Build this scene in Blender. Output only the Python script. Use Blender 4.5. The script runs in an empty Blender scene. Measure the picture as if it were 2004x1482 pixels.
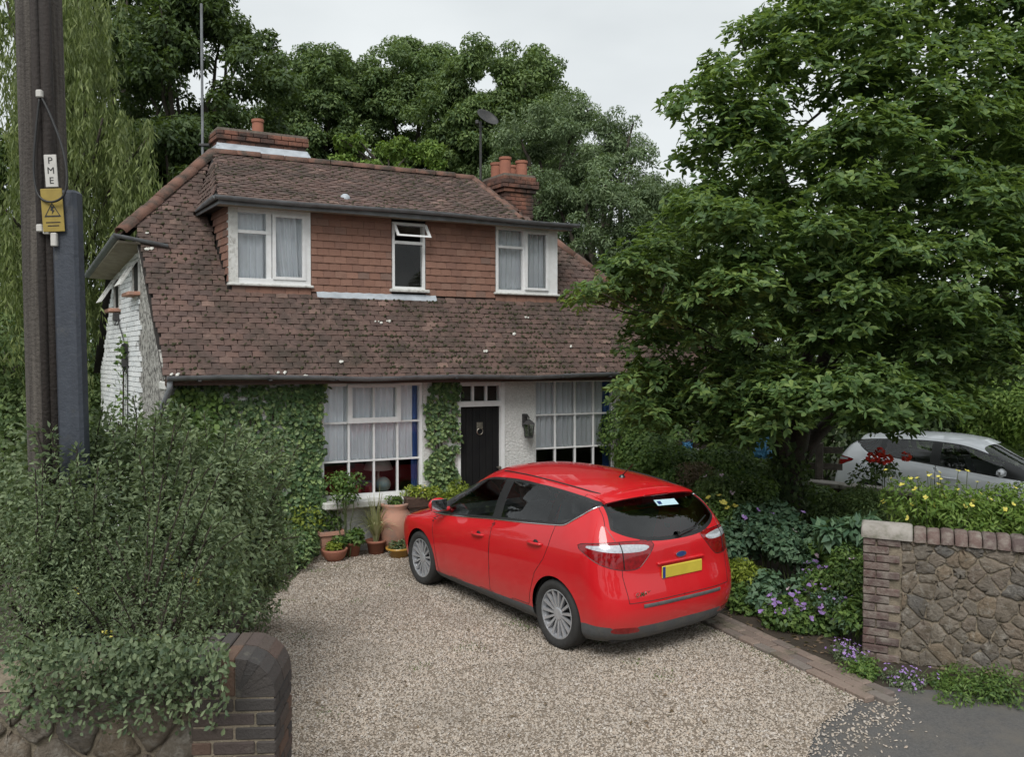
import bpy, math, random
import numpy as np
from mathutils import Vector, Matrix
random.seed(7); rng = np.random.default_rng(7)
PI = math.pi
SC = bpy.context.scene
COL = SC.collection

# ---------------------------------------------------------------- camera, sky, sun, exposure
PITCH, CAMH = .0236, 2.7324
cd = bpy.data.cameras.new('camera'); cam = bpy.data.objects.new('camera', cd); COL.objects.link(cam)
cam.location = (0, 0, CAMH); cam.rotation_euler = (PI/2 - PITCH, 0, 0)
cd.sensor_fit = 'HORIZONTAL'; cd.sensor_width = 36; cd.lens = 36*1594.66/2004
cd.clip_start = .05; cd.clip_end = 3000
SC.camera = cam
SUN_EL, SUN_AZ = math.radians(50), math.radians(193)      # hazy sun high behind the viewer
w = bpy.data.worlds.new('World'); SC.world = w; w.use_nodes = True
nt = w.node_tree; nt.nodes.clear()
wo = nt.nodes.new('ShaderNodeOutputWorld'); bg = nt.nodes.new('ShaderNodeBackground')
sky = nt.nodes.new('ShaderNodeTexSky'); sky.sky_type = 'NISHITA'; sky.sun_disc = False
sky.sun_elevation = SUN_EL; sky.sun_rotation = SUN_AZ; sky.dust_density = 4.0; sky.air_density = 1.0
hs = nt.nodes.new('ShaderNodeHueSaturation'); hs.inputs['Saturation'].default_value = .1
tc = nt.nodes.new('ShaderNodeTexCoord'); mp = nt.nodes.new('ShaderNodeMapping'); mp.inputs['Scale'].default_value = (1, 1, 2.6)
cn = nt.nodes.new('ShaderNodeTexNoise'); cn.inputs['Scale'].default_value = 1.6; cn.inputs['Detail'].default_value = 5; cn.inputs['Roughness'].default_value = .5
cr = nt.nodes.new('ShaderNodeValToRGB')
cr.color_ramp.elements[0].position = .3; cr.color_ramp.elements[0].color = (4.15, 4.5, 4.7, 1)
cr.color_ramp.elements[1].position = .72; cr.color_ramp.elements[1].color = (6.4, 6.75, 6.85, 1)
mx = nt.nodes.new('ShaderNodeMix'); mx.data_type = 'RGBA'; mx.inputs[0].default_value = .82
L = nt.links.new
L(tc.outputs['Generated'], mp.inputs[0]); L(mp.outputs[0], cn.inputs['Vector']); L(cn.outputs['Fac'], cr.inputs[0])
L(sky.outputs[0], hs.inputs['Color']); L(hs.outputs[0], mx.inputs[6]); L(cr.outputs[0], mx.inputs[7])
L(mx.outputs[2], bg.inputs['Color']); bg.inputs['Strength'].default_value = .1
L(bg.outputs[0], wo.inputs[0])
sl = bpy.data.lights.new('sun', 'SUN'); sl.energy = 1.5; sl.angle = math.radians(28); sl.color = (1, .98, .95)
so = bpy.data.objects.new('sun', sl); COL.objects.link(so); so.location = (0, 0, 30)
sd = Vector((math.sin(SUN_AZ)*math.cos(SUN_EL), math.cos(SUN_AZ)*math.cos(SUN_EL), math.sin(SUN_EL)))
so.rotation_euler = sd.to_track_quat('Z', 'Y').to_euler()
SC.view_settings.view_transform = 'Standard'; SC.view_settings.look = 'None'
SC.view_settings.gamma = 1; SC.view_settings.exposure = .62; SC.view_settings.use_curve_mapping = False
SC.render.engine = 'CYCLES'
SC.cycles.max_bounces = 6; SC.cycles.diffuse_bounces = 3; SC.cycles.transparent_max_bounces = 12; SC.cycles.glossy_bounces = 3
SC.cycles.use_denoising = True

# ---------------------------------------------------------------- materials
MATS = {}
def nodemat(name):
    m = bpy.data.materials.new(name); m.use_nodes = True
    t = m.node_tree; t.nodes.clear()
    o = t.nodes.new('ShaderNodeOutputMaterial'); b = t.nodes.new('ShaderNodeBsdfPrincipled')
    t.links.new(b.outputs[0], o.inputs[0])
    MATS[name] = m
    return m, t, o, b
def c4(c): return (c[0], c[1], c[2], 1)
def noise(t, scale, detail=5, rough=.55, coord='Position', dist=0, stretch=None):
    if coord == 'Position': g = t.nodes.new('ShaderNodeNewGeometry'); src = g.outputs['Position']
    else: g = t.nodes.new('ShaderNodeTexCoord'); src = g.outputs[coord]
    if stretch:
        mpn = t.nodes.new('ShaderNodeMapping'); mpn.inputs['Scale'].default_value = stretch
        t.links.new(src, mpn.inputs[0]); src = mpn.outputs[0]
    n = t.nodes.new('ShaderNodeTexNoise'); n.inputs['Scale'].default_value = scale
    n.inputs['Detail'].default_value = detail; n.inputs['Roughness'].default_value = rough; n.inputs['Distortion'].default_value = dist
    t.links.new(src, n.inputs['Vector'])
    return n.outputs['Fac']
def ramp(t, fac, stops):
    r = t.nodes.new('ShaderNodeValToRGB'); e = r.color_ramp.elements
    e[0].position, e[0].color = stops[0][0], c4(stops[0][1]); e[1].position, e[1].color = stops[-1][0], c4(stops[-1][1])
    for p, c in stops[1:-1]:
        x = e.new(p); x.color = c4(c)
    t.links.new(fac, r.inputs[0])
    return r.outputs[0]
def mixc(t, fac, a, b, mode='MIX'):
    m = t.nodes.new('ShaderNodeMix'); m.data_type = 'RGBA'; m.blend_type = mode
    if isinstance(fac, (int, float)): m.inputs[0].default_value = fac
    else: t.links.new(fac, m.inputs[0])
    for i, v in ((6, a), (7, b)):
        if isinstance(v, tuple): m.inputs[i].default_value = c4(v)
        else: t.links.new(v, m.inputs[i])
    return m.outputs[2]
def mth(t, op, a, b=None):
    m = t.nodes.new('ShaderNodeMath'); m.operation = op
    for i, v in ((0, a), (1, b)):
        if v is None: continue
        if isinstance(v, (int, float)): m.inputs[i].default_value = v
        else: t.links.new(v, m.inputs[i])
    return m.outputs[0]
def tintfac(t):                                  # a random number for each piece: point attribute plus object random
    a = t.nodes.new('ShaderNodeAttribute'); a.attribute_name = 'tint'
    o = t.nodes.new('ShaderNodeObjectInfo')
    return mth(t, 'FRACT', mth(t, 'ADD', a.outputs['Fac'], o.outputs['Random']))
def addbump(t, b, h, strength, dist=.02):
    n = t.nodes.new('ShaderNodeBump'); n.inputs['Strength'].default_value = strength; n.inputs['Distance'].default_value = dist
    t.links.new(h, n.inputs['Height']); t.links.new(n.outputs[0], b.inputs['Normal'])
def pm(name, c1, c2=None, scale=6, rough=.6, bump=0, bscale=60, metal=0, stops=None, tint=None, stain=None, stain2=None, stscale=1.5, stlo=.5, sthi=.7,
       spec=.5, coat=0, coord='Position', stretch=None):
    m, t, o, b = nodemat(name)
    c2 = c2 or tuple(x*.75 for x in c1)
    if tint: col = ramp(t, tintfac(t), tint); nf = noise(t, scale, coord=coord, stretch=stretch); col = mixc(t, .55, col, mixc(t, nf, c1, c2), 'MULTIPLY') if stops is None else col
    else: nf = noise(t, scale, coord=coord, stretch=stretch); col = ramp(t, nf, stops) if stops else ramp(t, nf, [(.3, c1), (.7, c2)])
    if stain:
        s = ramp(t, noise(t, stscale, 8, .65), [(stlo, (0, 0, 0)), (sthi, (1, 1, 1))])
        col = mixc(t, s, col, stain)
    if stain2:
        s = ramp(t, noise(t, stain2[1], 8, .7, dist=.6), [(.52, (0, 0, 0)), (.74, (.75, .75, .75))])
        col = mixc(t, s, col, stain2[0])
    t.links.new(col, b.inputs['Base Color'])
    b.inputs['Roughness'].default_value = rough; b.inputs['Metallic'].default_value = metal
    b.inputs['Specular IOR Level'].default_value = spec; b.inputs['Coat Weight'].default_value = coat; b.inputs['Coat Roughness'].default_value = .03
    if bump: addbump(t, b, noise(t, bscale, 8, .6, coord=coord), bump)
    return m
def leafmat(name, dark, light, transl=.3, rough=.55, mid=None):
    m, t, o, b = nodemat(name)
    f = tintfac(t)
    st = [(0, dark), (1, light)] if mid is None else [(0, dark), (.6, mid), (1, light)]
    col = ramp(t, f, st)
    col = mixc(t, .5, col, ramp(t, noise(t, 1.1, 3), [(.3, (.55, .55, .55)), (.7, (1.25, 1.25, 1.15))]), 'MULTIPLY')
    t.links.new(col, b.inputs['Base Color']); b.inputs['Roughness'].default_value = rough; b.inputs['Specular IOR Level'].default_value = .35
    tr = t.nodes.new('ShaderNodeBsdfTranslucent'); mxs = t.nodes.new('ShaderNodeMixShader'); mxs.inputs[0].default_value = transl
    t.links.new(mixc(t, .4, col, (.35, .5, .05)), tr.inputs[0])
    t.links.new(b.outputs[0], mxs.inputs[1]); t.links.new(tr.outputs[0], mxs.inputs[2]); t.links.new(mxs.outputs[0], o.inputs[0])
    return m
def glassmat(name, tintc=(.85, .9, .9), refl=.1, rough=.01, trans=1.0, dark=(.01, .01, .012), mix=.0, ior=1.5):
    m, t, o, b = nodemat(name); t.nodes.remove(b)
    tr = t.nodes.new('ShaderNodeBsdfTransparent'); tr.inputs[0].default_value = c4(tintc)
    gl = t.nodes.new('ShaderNodeBsdfGlossy'); gl.inputs['Roughness'].default_value = rough; gl.inputs[0].default_value = (1, 1, 1, 1)
    fr = t.nodes.new('ShaderNodeFresnel'); fr.inputs[0].default_value = ior
    fac = mth(t, 'MINIMUM', mth(t, 'ADD', mth(t, 'MULTIPLY', fr.outputs[0], 1.0), refl), 1.0)
    if mix:
        df = t.nodes.new('ShaderNodeBsdfDiffuse'); df.inputs[0].default_value = c4(dark)
        m0 = t.nodes.new('ShaderNodeMixShader'); m0.inputs[0].default_value = mix
        t.links.new(tr.outputs[0], m0.inputs[1]); t.links.new(df.outputs[0], m0.inputs[2]); base = m0.outputs[0]
    else: base = tr.outputs[0]
    mxs = t.nodes.new('ShaderNodeMixShader'); t.links.new(fac, mxs.inputs[0]); t.links.new(base, mxs.inputs[1]); t.links.new(gl.outputs[0], mxs.inputs[2])
    t.links.new(mxs.outputs[0], o.inputs[0])
    return m

# ---------------------------------------------------------------- mesh helpers
def newmesh(name, V, F, mat=None, smooth=False, tint=None):
    me = bpy.data.meshes.new(name)
    me.from_pydata([tuple(map(float, v)) for v in V], [], [tuple(f) for f in F]); me.update()
    if mat is not None: me.materials.append(MATS[mat] if isinstance(mat, str) else mat)
    if smooth: me.polygons.foreach_set('use_smooth', [True]*len(me.polygons))
    if tint is not None:
        a = me.attributes.new('tint', 'FLOAT', 'POINT'); a.data.foreach_set('value', np.asarray(tint, np.float32))
    return me
def npmesh(name, V, Fq, mat, smooth=False, tint=None):   # V (n,3) and faces (m,k) as arrays
    me = bpy.data.meshes.new(name); V = np.asarray(V, np.float32); Fq = np.asarray(Fq, np.int32); k = Fq.shape[1]
    me.vertices.add(len(V)); me.vertices.foreach_set('co', V.ravel())
    me.loops.add(Fq.size); me.loops.foreach_set('vertex_index', Fq.ravel())
    me.polygons.add(len(Fq)); me.polygons.foreach_set('loop_start', np.arange(0, Fq.size, k, dtype=np.int32))
    me.update(calc_edges=True); me.validate()
    me.materials.append(MATS[mat])
    if smooth: me.polygons.foreach_set('use_smooth', np.ones(len(Fq), bool))
    if tint is not None:
        a = me.attributes.new('tint', 'FLOAT', 'POINT'); a.data.foreach_set('value', np.asarray(tint, np.float32))
    return me
def link(name, data, parent=None, loc=None):
    o = bpy.data.objects.new(name, data); COL.objects.link(o)
    if parent is not None: o.parent = parent
    if loc is not None: o.location = loc
    return o
def tag(o, label=None, cat=None, group=None, kind=None):
    if label: o['label'] = label
    if cat: o['category'] = cat
    if group: o['group'] = group
    if kind: o['kind'] = kind
    return o
def thing(name, label, cat, loc=(0, 0, 0), rotz=0, group=None):
    o = link(name, None, None, loc); o.rotation_euler = (0, 0, rotz)
    return tag(o, label, cat, group)
class MB:
    def __init__(s, xf=None): s.v = []; s.f = []; s.xf = xf; s.t = []
    def add(s, V, F, t=None):
        n = len(s.v); s.v += [tuple(v) for v in V]; s.f += [tuple(i+n for i in f) for f in F]
        s.t += [t if t is not None else 0.0]*len(V); return s
    def box(s, x0, x1, y0, y1, z0, z1, t=None):
        return s.add([(x0,y0,z0),(x1,y0,z0),(x1,y1,z0),(x0,y1,z0),(x0,y0,z1),(x1,y0,z1),(x1,y1,z1),(x0,y1,z1)],
                     [(0,3,2,1),(4,5,6,7),(0,1,5,4),(1,2,6,5),(2,3,7,6),(3,0,4,7)], t)
    def bevbox(s, x0, x1, y0, y1, z0, z1, b=.01, t=None):      # box with chamfered edges
        V = []; F = []
        xs = (x0, x1); ys = (y0, y1); zs = (z0, z1); sg = (1, -1)
        idx = {}
        for i in (0, 1):
            for j in (0, 1):
                for k in (0, 1):
                    for a in range(3):
                        p = [xs[i]+sg[i]*b, ys[j]+sg[j]*b, zs[k]+sg[k]*b]
                        p[a] = (xs[i], ys[j], zs[k])[a]
                        idx[(i, j, k, a)] = len(V); V.append(tuple(p))
        for a in range(3):
            for e in (0, 1):
                o = [x for x in range(3) if x != a]; q = []
                for (u, w_) in ((0,0),(1,0),(1,1),(0,1)):
                    c = [0, 0, 0]; c[a] = e; c[o[0]] = u; c[o[1]] = w_; q.append(idx[(*c, a)])
                F.append(tuple(q) if (e == 1) == (a != 1) else tuple(reversed(q)))
        for a in range(3):
            o = [x for x in range(3) if x != a]
            for u in (0, 1):
                for w_ in (0, 1):
                    c0 = [0,0,0]; c1 = [0,0,0]; c0[o[0]] = c1[o[0]] = u; c0[o[1]] = c1[o[1]] = w_; c1[a] = 1
                    F.append((idx[(*c0, o[0])], idx[(*c0, o[1])], idx[(*c1, o[1])], idx[(*c1, o[0])]))
        for i in (0, 1):
            for j in (0, 1):
                for k in (0, 1): F.append((idx[(i,j,k,0)], idx[(i,j,k,1)], idx[(i,j,k,2)]))
        return s.add(V, F, t)
    def prism(s, poly, d, t=None):               # polygon of 3D points extruded by vector d
        n = len(poly); V = list(poly)+[tuple(np.array(p)+np.array(d)) for p in poly]
        return s.add(V, [tuple(range(n-1, -1, -1)), tuple(range(n, 2*n))]+[(i, (i+1) % n, n+(i+1) % n, n+i) for i in range(n)], t)
    def tube(s, path, r, n=8, cap=True, t=None):
        P = [Vector(p) for p in path]; R = r if isinstance(r, (list, tuple)) else [r]*len(P); V = []; F = []
        prev = None
        for i, p in enumerate(P):
            d = (P[min(i+1, len(P)-1)]-P[max(i-1, 0)]).normalized()
            if prev is None:
                u = d.cross(Vector((0, 0, 1)))
                if u.length < 1e-3: u = d.cross(Vector((1, 0, 0)))
            else: u = prev - d*prev.dot(d)
            u.normalize(); prev = u; w_ = d.cross(u)
            for k in range(n):
                a = 2*PI*k/n; V.append(tuple(p+(u*math.cos(a)+w_*math.sin(a))*R[i]))
        for i in range(len(P)-1):
            for k in range(n): F.append((i*n+k, i*n+(k+1) % n, (i+1)*n+(k+1) % n, (i+1)*n+k))
        if cap: F += [tuple(range(n-1, -1, -1)), tuple(range((len(P)-1)*n, len(P)*n))]
        return s.add(V, F, t)
    def lathe(s, prof, n=24, c=(0, 0, 0), axis='z', t=None):   # prof: (radius, height) list
        V = []; F = []
        for (r, h) in prof:
            for k in range(n):
                a = 2*PI*k/n; x, y = r*math.cos(a), r*math.sin(a)
                V.append((c[0]+x, c[1]+y, c[2]+h) if axis == 'z' else (c[0]+x, c[1]+h, c[2]+y))
        for i in range(len(prof)-1):
            for k in range(n): F.append((i*n+k, i*n+(k+1) % n, (i+1)*n+(k+1) % n, (i+1)*n+k))
        return s.add(V, F, t)
    def build(s, name, mat, parent=None, smooth=False, tint=False, sharp=None):
        V = [s.xf(*v) for v in s.v] if s.xf else s.v
        me = newmesh(name, V, s.f, mat, smooth, s.t if tint else None)
        if sharp: me.set_sharp_from_angle(angle=math.radians(sharp)) if smooth else None
        return link(name, me, parent)
def at(x, y, Y):                                  # photograph pixel and depth to a point in the place
    u = (741-y)/1594.66; c, s = math.cos(PITCH), math.sin(PITCH)
    r = np.array([(x-1002)/1594.66, c+u*s, -s+u*c]); r = r*(Y/r[1])
    return (float(r[0]), float(r[1]), float(CAMH+r[2]))

# materials of the setting and the house
pm('soil', (.055, .04, .028), (.03, .024, .016), 3, .95, .6, 30)
pm('meadow', (.05, .075, .025), (.07, .07, .03), .8, .9, .5, 20)
pm('gravel_bed', (.32, .26, .2), (.18, .145, .11), 45, .95, 1.0, 90)
pm('stone', (1, 1, 1), (.8, .78, .75), 60, .8, tint=[(0, (.54, .485, .42)), (.12, (.43, .36, .29)), (.3, (.51, .44, .365)), (.45, (.37, .31, .255)), (.55, (.49, .44, .38)), (.7, (.41, .33, .26)), (.82, (.58, .53, .48)), (.93, (.3, .265, .235)), (1, (.68, .63, .57))], stain=(.3, .265, .225), stscale=1.1, stlo=.44, sthi=.78)
pm('asphalt', (.16, .155, .148), (.1, .098, .096), 60, .95, .8, 220, stain=(.17, .155, .135), stscale=3, stlo=.45, sthi=.7)
pm('roughcast', (.72, .72, .70), (.5, .5, .48), 45, .9, 1.0, 32, stain=(.42, .42, .39), stscale=2.2, stlo=.56, sthi=.9)
pm('white_brick', (.68, .69, .68), (.58, .6, .6), 5, .8, .4, 60, tint=[(0, (.85, .87, .88)), (1, (1, 1, 1))], stain=(.16, .15, .13), stscale=5.5, stlo=.58, sthi=.7)
pm('weathered_render', (.55, .54, .5), (.3, .29, .26), 9, .95, .7, 70, stain=(.08, .075, .07), stscale=16, stlo=.44, sthi=.6, stretch=(1, 1, .5))
pm('white_paint', (.78, .79, .79), (.70, .70, .69), 14, .45, .1, 90, stain=(.42, .4, .36), stscale=9, stlo=.66, sthi=.85)
pm('old_white', (.66, .66, .63), (.5, .5, .47), 20, .6, .3, 60, stain=(.25, .23, .2), stscale=10, stlo=.55, sthi=.75)
pm('brown_wood', (.09, .05, .035), (.05, .03, .022), 20, .7, .3, 50)
pm('cream_board', (.38, .34, .26), (.26, .23, .18), 8, .8)
pm('gutter', (.22, .235, .25), (.13, .135, .14), 7, .5, .1, 30)
pm('lead', (.46, .5, .54), (.3, .33, .36), 7, .55, .2, 20)
pm('black_paint', (.009, .009, .01), (.014, .014, .014), 6, .55, .05, 40, spec=.2)
pm('iron', (.03, .03, .032), (.05, .048, .045), 20, .5, .2, 60)
pm('brass_dull', (.35, .32, .27), (.2, .18, .15), 30, .35, metal=.8)
pm('roof_tile', (1, 1, 1), (.55, .5, .48), 9, .92, .8, 45, tint=[(0, (.13, .082, .069)), (.25, (.108, .073, .064)), (.45, (.15, .093, .077)), (.62, (.118, .079, .069)), (.8, (.165, .101, .081)), (.93, (.132, .087, .074)), (1, (.26, .17, .138))], stain=(.04, .034, .025), stscale=1.9, stlo=.42, sthi=.74, stain2=((.215, .14, .115), 4.5))
pm('hung_tile', (1, 1, 1), (.78, .72, .7), 8, .85, .5, 50, tint=[(0, (.235, .125, .09)), (.3, (.265, .143, .102)), (.6, (.215, .118, .088)), (.9, (.29, .16, .115)), (1, (.19, .125, .1))], stain=(.14, .075, .055), stscale=3, stlo=.55, sthi=.85)
pm('ridge_tile', (.2, .1, .07), (.09, .062, .05), 5, .9, .6, 40, stain=(.05, .045, .035), stscale=5)
pm('underlay', (.03, .025, .022), (.02, .018, .016), 5, .95)
pm('moss', (.03, .033, .014), (.055, .05, .022), 18, 1, .6, 90)
pm('lichen', (.62, .62, .58), (.5, .48, .42), 30, .9)
pm('chimney_brick', (1, 1, 1), (.6, .55, .52), 12, .9, .6, 50, tint=[(0, (.23, .1, .07)), (.4, (.29, .13, .085)), (.7, (.17, .08, .06)), (1, (.11, .065, .052))], stain=(.035, .03, .026), stscale=3.2, stlo=.4, sthi=.62)
pm('mortar', (.2, .17, .14), (.12, .1, .085), 20, .95, .5, 80)
pm('terracotta', (.36, .145, .09), (.28, .115, .078), 7, .85, .2, 50, stain=(.2, .12, .09), stscale=5, stlo=.6, sthi=.8)
pm('pink_terracotta', (.5, .27, .19), (.42, .22, .16), 6, .85, .2, 50, stain=(.3, .22, .18), stscale=6)
pm('glazed_ochre', (.5, .28, .05), (.4, .22, .04), 6, .3, coat=.4)
pm('old_stone', (.36, .33, .3), (.24, .22, .19), 8, .9, .4, 60, stain=(.12, .12, .08), stscale=6)
pm('net_curtain', (.82, .84, .88), (.72, .74, .78), 3, .9)
pm('blue_curtain', (.05, .12, .36), (.03, .08, .25), 5, .85)
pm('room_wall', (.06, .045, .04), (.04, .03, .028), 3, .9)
pm('red_cloth', (.3, .02, .03), (.2, .012, .02), 5, .85)
pm('lampshade', (.5, .47, .45), (.4, .38, .36), 5, .9)
pm('globe', (.35, .38, .3), (.1, .2, .25), 8, .4)
glassmat('window_glass', (.98, .99, .99), .0, ior=1.28)
glassmat('lantern_glass', (.6, .62, .6), .12)

def stuff_sheet(name, poly, z, mat, kind='structure'):
    o = link(name, newmesh(name, [(x, y, z) for x, y in poly], [tuple(range(len(poly)))], mat)); o['kind'] = kind
    return o
# ---------------------------------------------------------------- ground
stuff_sheet('ground', [(-900, -300), (900, -300), (900, 1500), (-900, 1500)], 0, 'meadow')
stuff_sheet('planting_soil', [(2.25, 8.0), (2.75, 7.0), (3.0, 6.5), (9.0, 4.6), (9, 13), (2.0, 13.5), (1.2, 11.5)], .004, 'soil')
stuff_sheet('left_soil', [(-9, 3.6), (-1.3, 4.2), (-2.3, 6.3), (-2.75, 8.4), (-2.75, 10.9), (-5.2, 10.3), (-9, 12)], .004, 'soil')
DRIVE = [(-1.3, 4.2), (-.6, 2.0), (1.6, 2.0), (1.75, 5.0), (2.25, 5.95), (2.85, 6.55), (2.6, 7.0), (2.1, 8.15), (1.5, 10.2), (2.4, 13.6), (-2.7, 11.25), (-2.7, 8.4), (-2.2, 6.3)]
stuff_sheet('gravel_drive', DRIVE, .018, 'gravel_bed')
stuff_sheet('road', [(-60, -30), (60, -30), (60, 6.0), (4.2, 6.5), (3.0, 6.72), (2.6, 6.7), (1.0, 6.4), (-.5, 4.0), (-60, 3.2)], .010, 'asphalt')
def inpoly(P, poly):
    x, y = P[:, 0], P[:, 1]; ins = np.zeros(len(P), bool); n = len(poly)
    for i in range(n):
        (x1, y1), (x2, y2) = poly[i], poly[(i+1) % n]
        c = ((y1 > y) != (y2 > y)); ins ^= c & (x < (x2-x1)*(y-y1)/((y2-y1) if y2 != y1 else 1e-9)+x1)
    return ins
def pebbles(name, P, rmin, rmax, mat, z0=.018, parent=None):
    n = len(P); base = np.array([(1,0,0),(0,1,0),(-1,0,0),(0,-1,0),(.5,.5,.75),(-.5,.5,.75),(-.5,-.5,.75),(.5,-.5,.75)])
    r = rng.uniform(rmin, rmax, n); a = rng.uniform(0, 2*PI, n)
    sc = np.stack([r*rng.uniform(.8, 1.5, n), r*rng.uniform(.7, 1.1, n), r*rng.uniform(.5, .9, n)], 1)
    V = base[None]*sc[:, None]*rng.uniform(.8, 1.2, (n, 8, 1))
    tx, ty = rng.normal(0, .35, n), rng.normal(0, .35, n)
    V[..., 2] += V[..., 0]*tx[:, None]+V[..., 1]*ty[:, None]
    ca, sa = np.cos(a)[:, None], np.sin(a)[:, None]
    X = V[..., 0]*ca-V[..., 1]*sa; Y = V[..., 0]*sa+V[..., 1]*ca
    V = np.stack([X+P[:, :1], Y+P[:, 1:2], V[..., 2]+z0+rng.uniform(-.3, .5, n)[:, None]*r[:, None]], -1)
    f = np.array([(0,1,5,4),(1,2,6,5),(2,3,7,6),(3,0,4,7),(4,5,6,7)])
    F = (np.arange(n)*8)[:, None, None]+f[None]
    me = npmesh(name, V.reshape(-1, 3), F.reshape(-1, 4), mat, False, np.repeat(rng.uniform(0, 1, n), 8))
    return link(name, me, parent)
P = np.stack([rng.uniform(-2.8, 2.9, 165000), rng.uniform(4.6, 12.4, 165000)], 1)
keep = rng.uniform(0, 1, len(P)) < np.where(P[:, 1] < 8, 1, np.where(P[:, 1] < 10, .75, .5))
P = P[keep]; P = P[inpoly(P+rng.normal(0, .05, P.shape), DRIVE)]
tag(pebbles('gravel', P, .0062, .0115, 'stone'), 'pale mixed gravel covering the front drive', 'gravel', kind='stuff')
Q = np.stack([rng.uniform(1.5, 3.1, 5000), rng.uniform(4.8, 6.6, 5000)], 1); dd = np.abs((Q[:, 0]-1.75)*.67-(Q[:, 1]-5.0)*.6)
Q = Q[rng.uniform(0, 1, len(Q)) < .9*np.exp(-dd*9)]
tag(pebbles('loose_gravel', Q, .005, .012, 'stone', .014), 'loose gravel scattered on the tarmac at the drive mouth', 'gravel', kind='stuff')
# ---------------------------------------------------------------- the house (local axes: a along the front, b into the depth, z up)
TH = .4373; SK = math.radians(10)
HO = (-4.4288, 10.4268, 0)
def sh(a, b, z): return (a-math.sin(SK)*b, math.cos(SK)*b, z)
def HM(): return MB(sh)
def hw(a, b, z):                                  # house coordinates to world
    x, y, z = sh(a, b, z); c, s = math.cos(TH), math.sin(TH)
    return (HO[0]+x*c-y*s, HO[1]+x*s+y*c, z)
house = thing('cottage', 'white cottage with brown tiled hipped roof, long dormer and ivy on its front', 'house', HO, TH)
EZ, EB, RB, RZ = 2.5, -.3, 2.55, 6.0
SLOPE = (RZ-EZ)/(RB-EB); AL = math.atan(SLOPE)
DEP = 5.1; HHZ = 4.5; HHB = EB+(HHZ-EZ)/SLOPE     # half-hip eave height and where it meets the front slope
AR = 8.7
def mz(b): return EZ+SLOPE*(b-EB)
# front wall in pieces round its openings
LW = (1.985, 3.46, .76, 2.39); RW = (5.29, 6.76, .76, 2.41); DR = (4.0, 4.76, 0, 2.38)
m = HM()
for (a0, a1, z0, z1) in [(0, LW[0], 0, 2.5), (LW[0], LW[1], 0, LW[2]), (LW[0], LW[1], LW[3], 2.5), (LW[1], DR[0], 0, 2.5), (DR[0], DR[1], DR[3], 2.5),
                         (DR[1], RW[0], 0, 2.5), (RW[0], RW[1], 0, RW[2]), (RW[0], RW[1], RW[3], 2.5), (RW[1], AR-.25, 0, 2.5)]:
    m.box(a0, a1, 0, .22, z0, z1)
fwall = m.build('front_wall', 'roughcast', house)
m = HM(); m.box(-.02, AR-.25, -.03, -.002, 2.395, 2.49); m.build('wall_plate', 'brown_wood', fwall)
# gable wall: mortar sheet with proud painted bricks and a weathered rendered strip
gp = [(0, 0), (DEP, 0), (DEP, 2.62), (3.78, 4.24), (HHB, HHZ-.06), (0, mz(0)-.06)]
m = HM(); m.prism([(0.02, b, z) for b, z in gp], (.2, 0, 0)); gable = m.build('gable_wall', 'white_brick', house)
def gtop(b): return np.interp(b, [0, HHB, 3.78, DEP], [mz(0)-.08, HHZ-.1, 4.2, 2.58])
m = HM(); r = 0; z = 0.0
GW = [(1.62, 2.02, 3.74, 4.14), (3.2, 3.58, 3.58, 4.02)]
while z < 4.5:
    b = (0 if r % 2 else -.11)
    while b < DEP:
        b0, b1 = max(b, 0)+.005, min(b+.215, DEP)-.005
        bm_ = (b0+b1)/2
        if b1-b0 > .04 and z+.07 < min(gtop(b0), gtop(b1)) and not any(g[0]-.05 < b1 and b0 < g[1]+.05 and g[2]-.06 < z+.07 and z < g[3]+.02 for g in GW) and not (1.05 < bm_ < 2.35-.1*z*0 and False):
            if bm_ > 1.75-.1*random.random()*3 or z < 1.2*random.random()+.7:
                m.box(-.012-random.uniform(0, .006), .02, b0, b1, z+.005, z+.07, random.random())
        b += .225
    z += .075; r += 1
o = m.build('gable_bricks', 'white_brick', gable, tint=True); o['kind'] = 'stuff'
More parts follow.
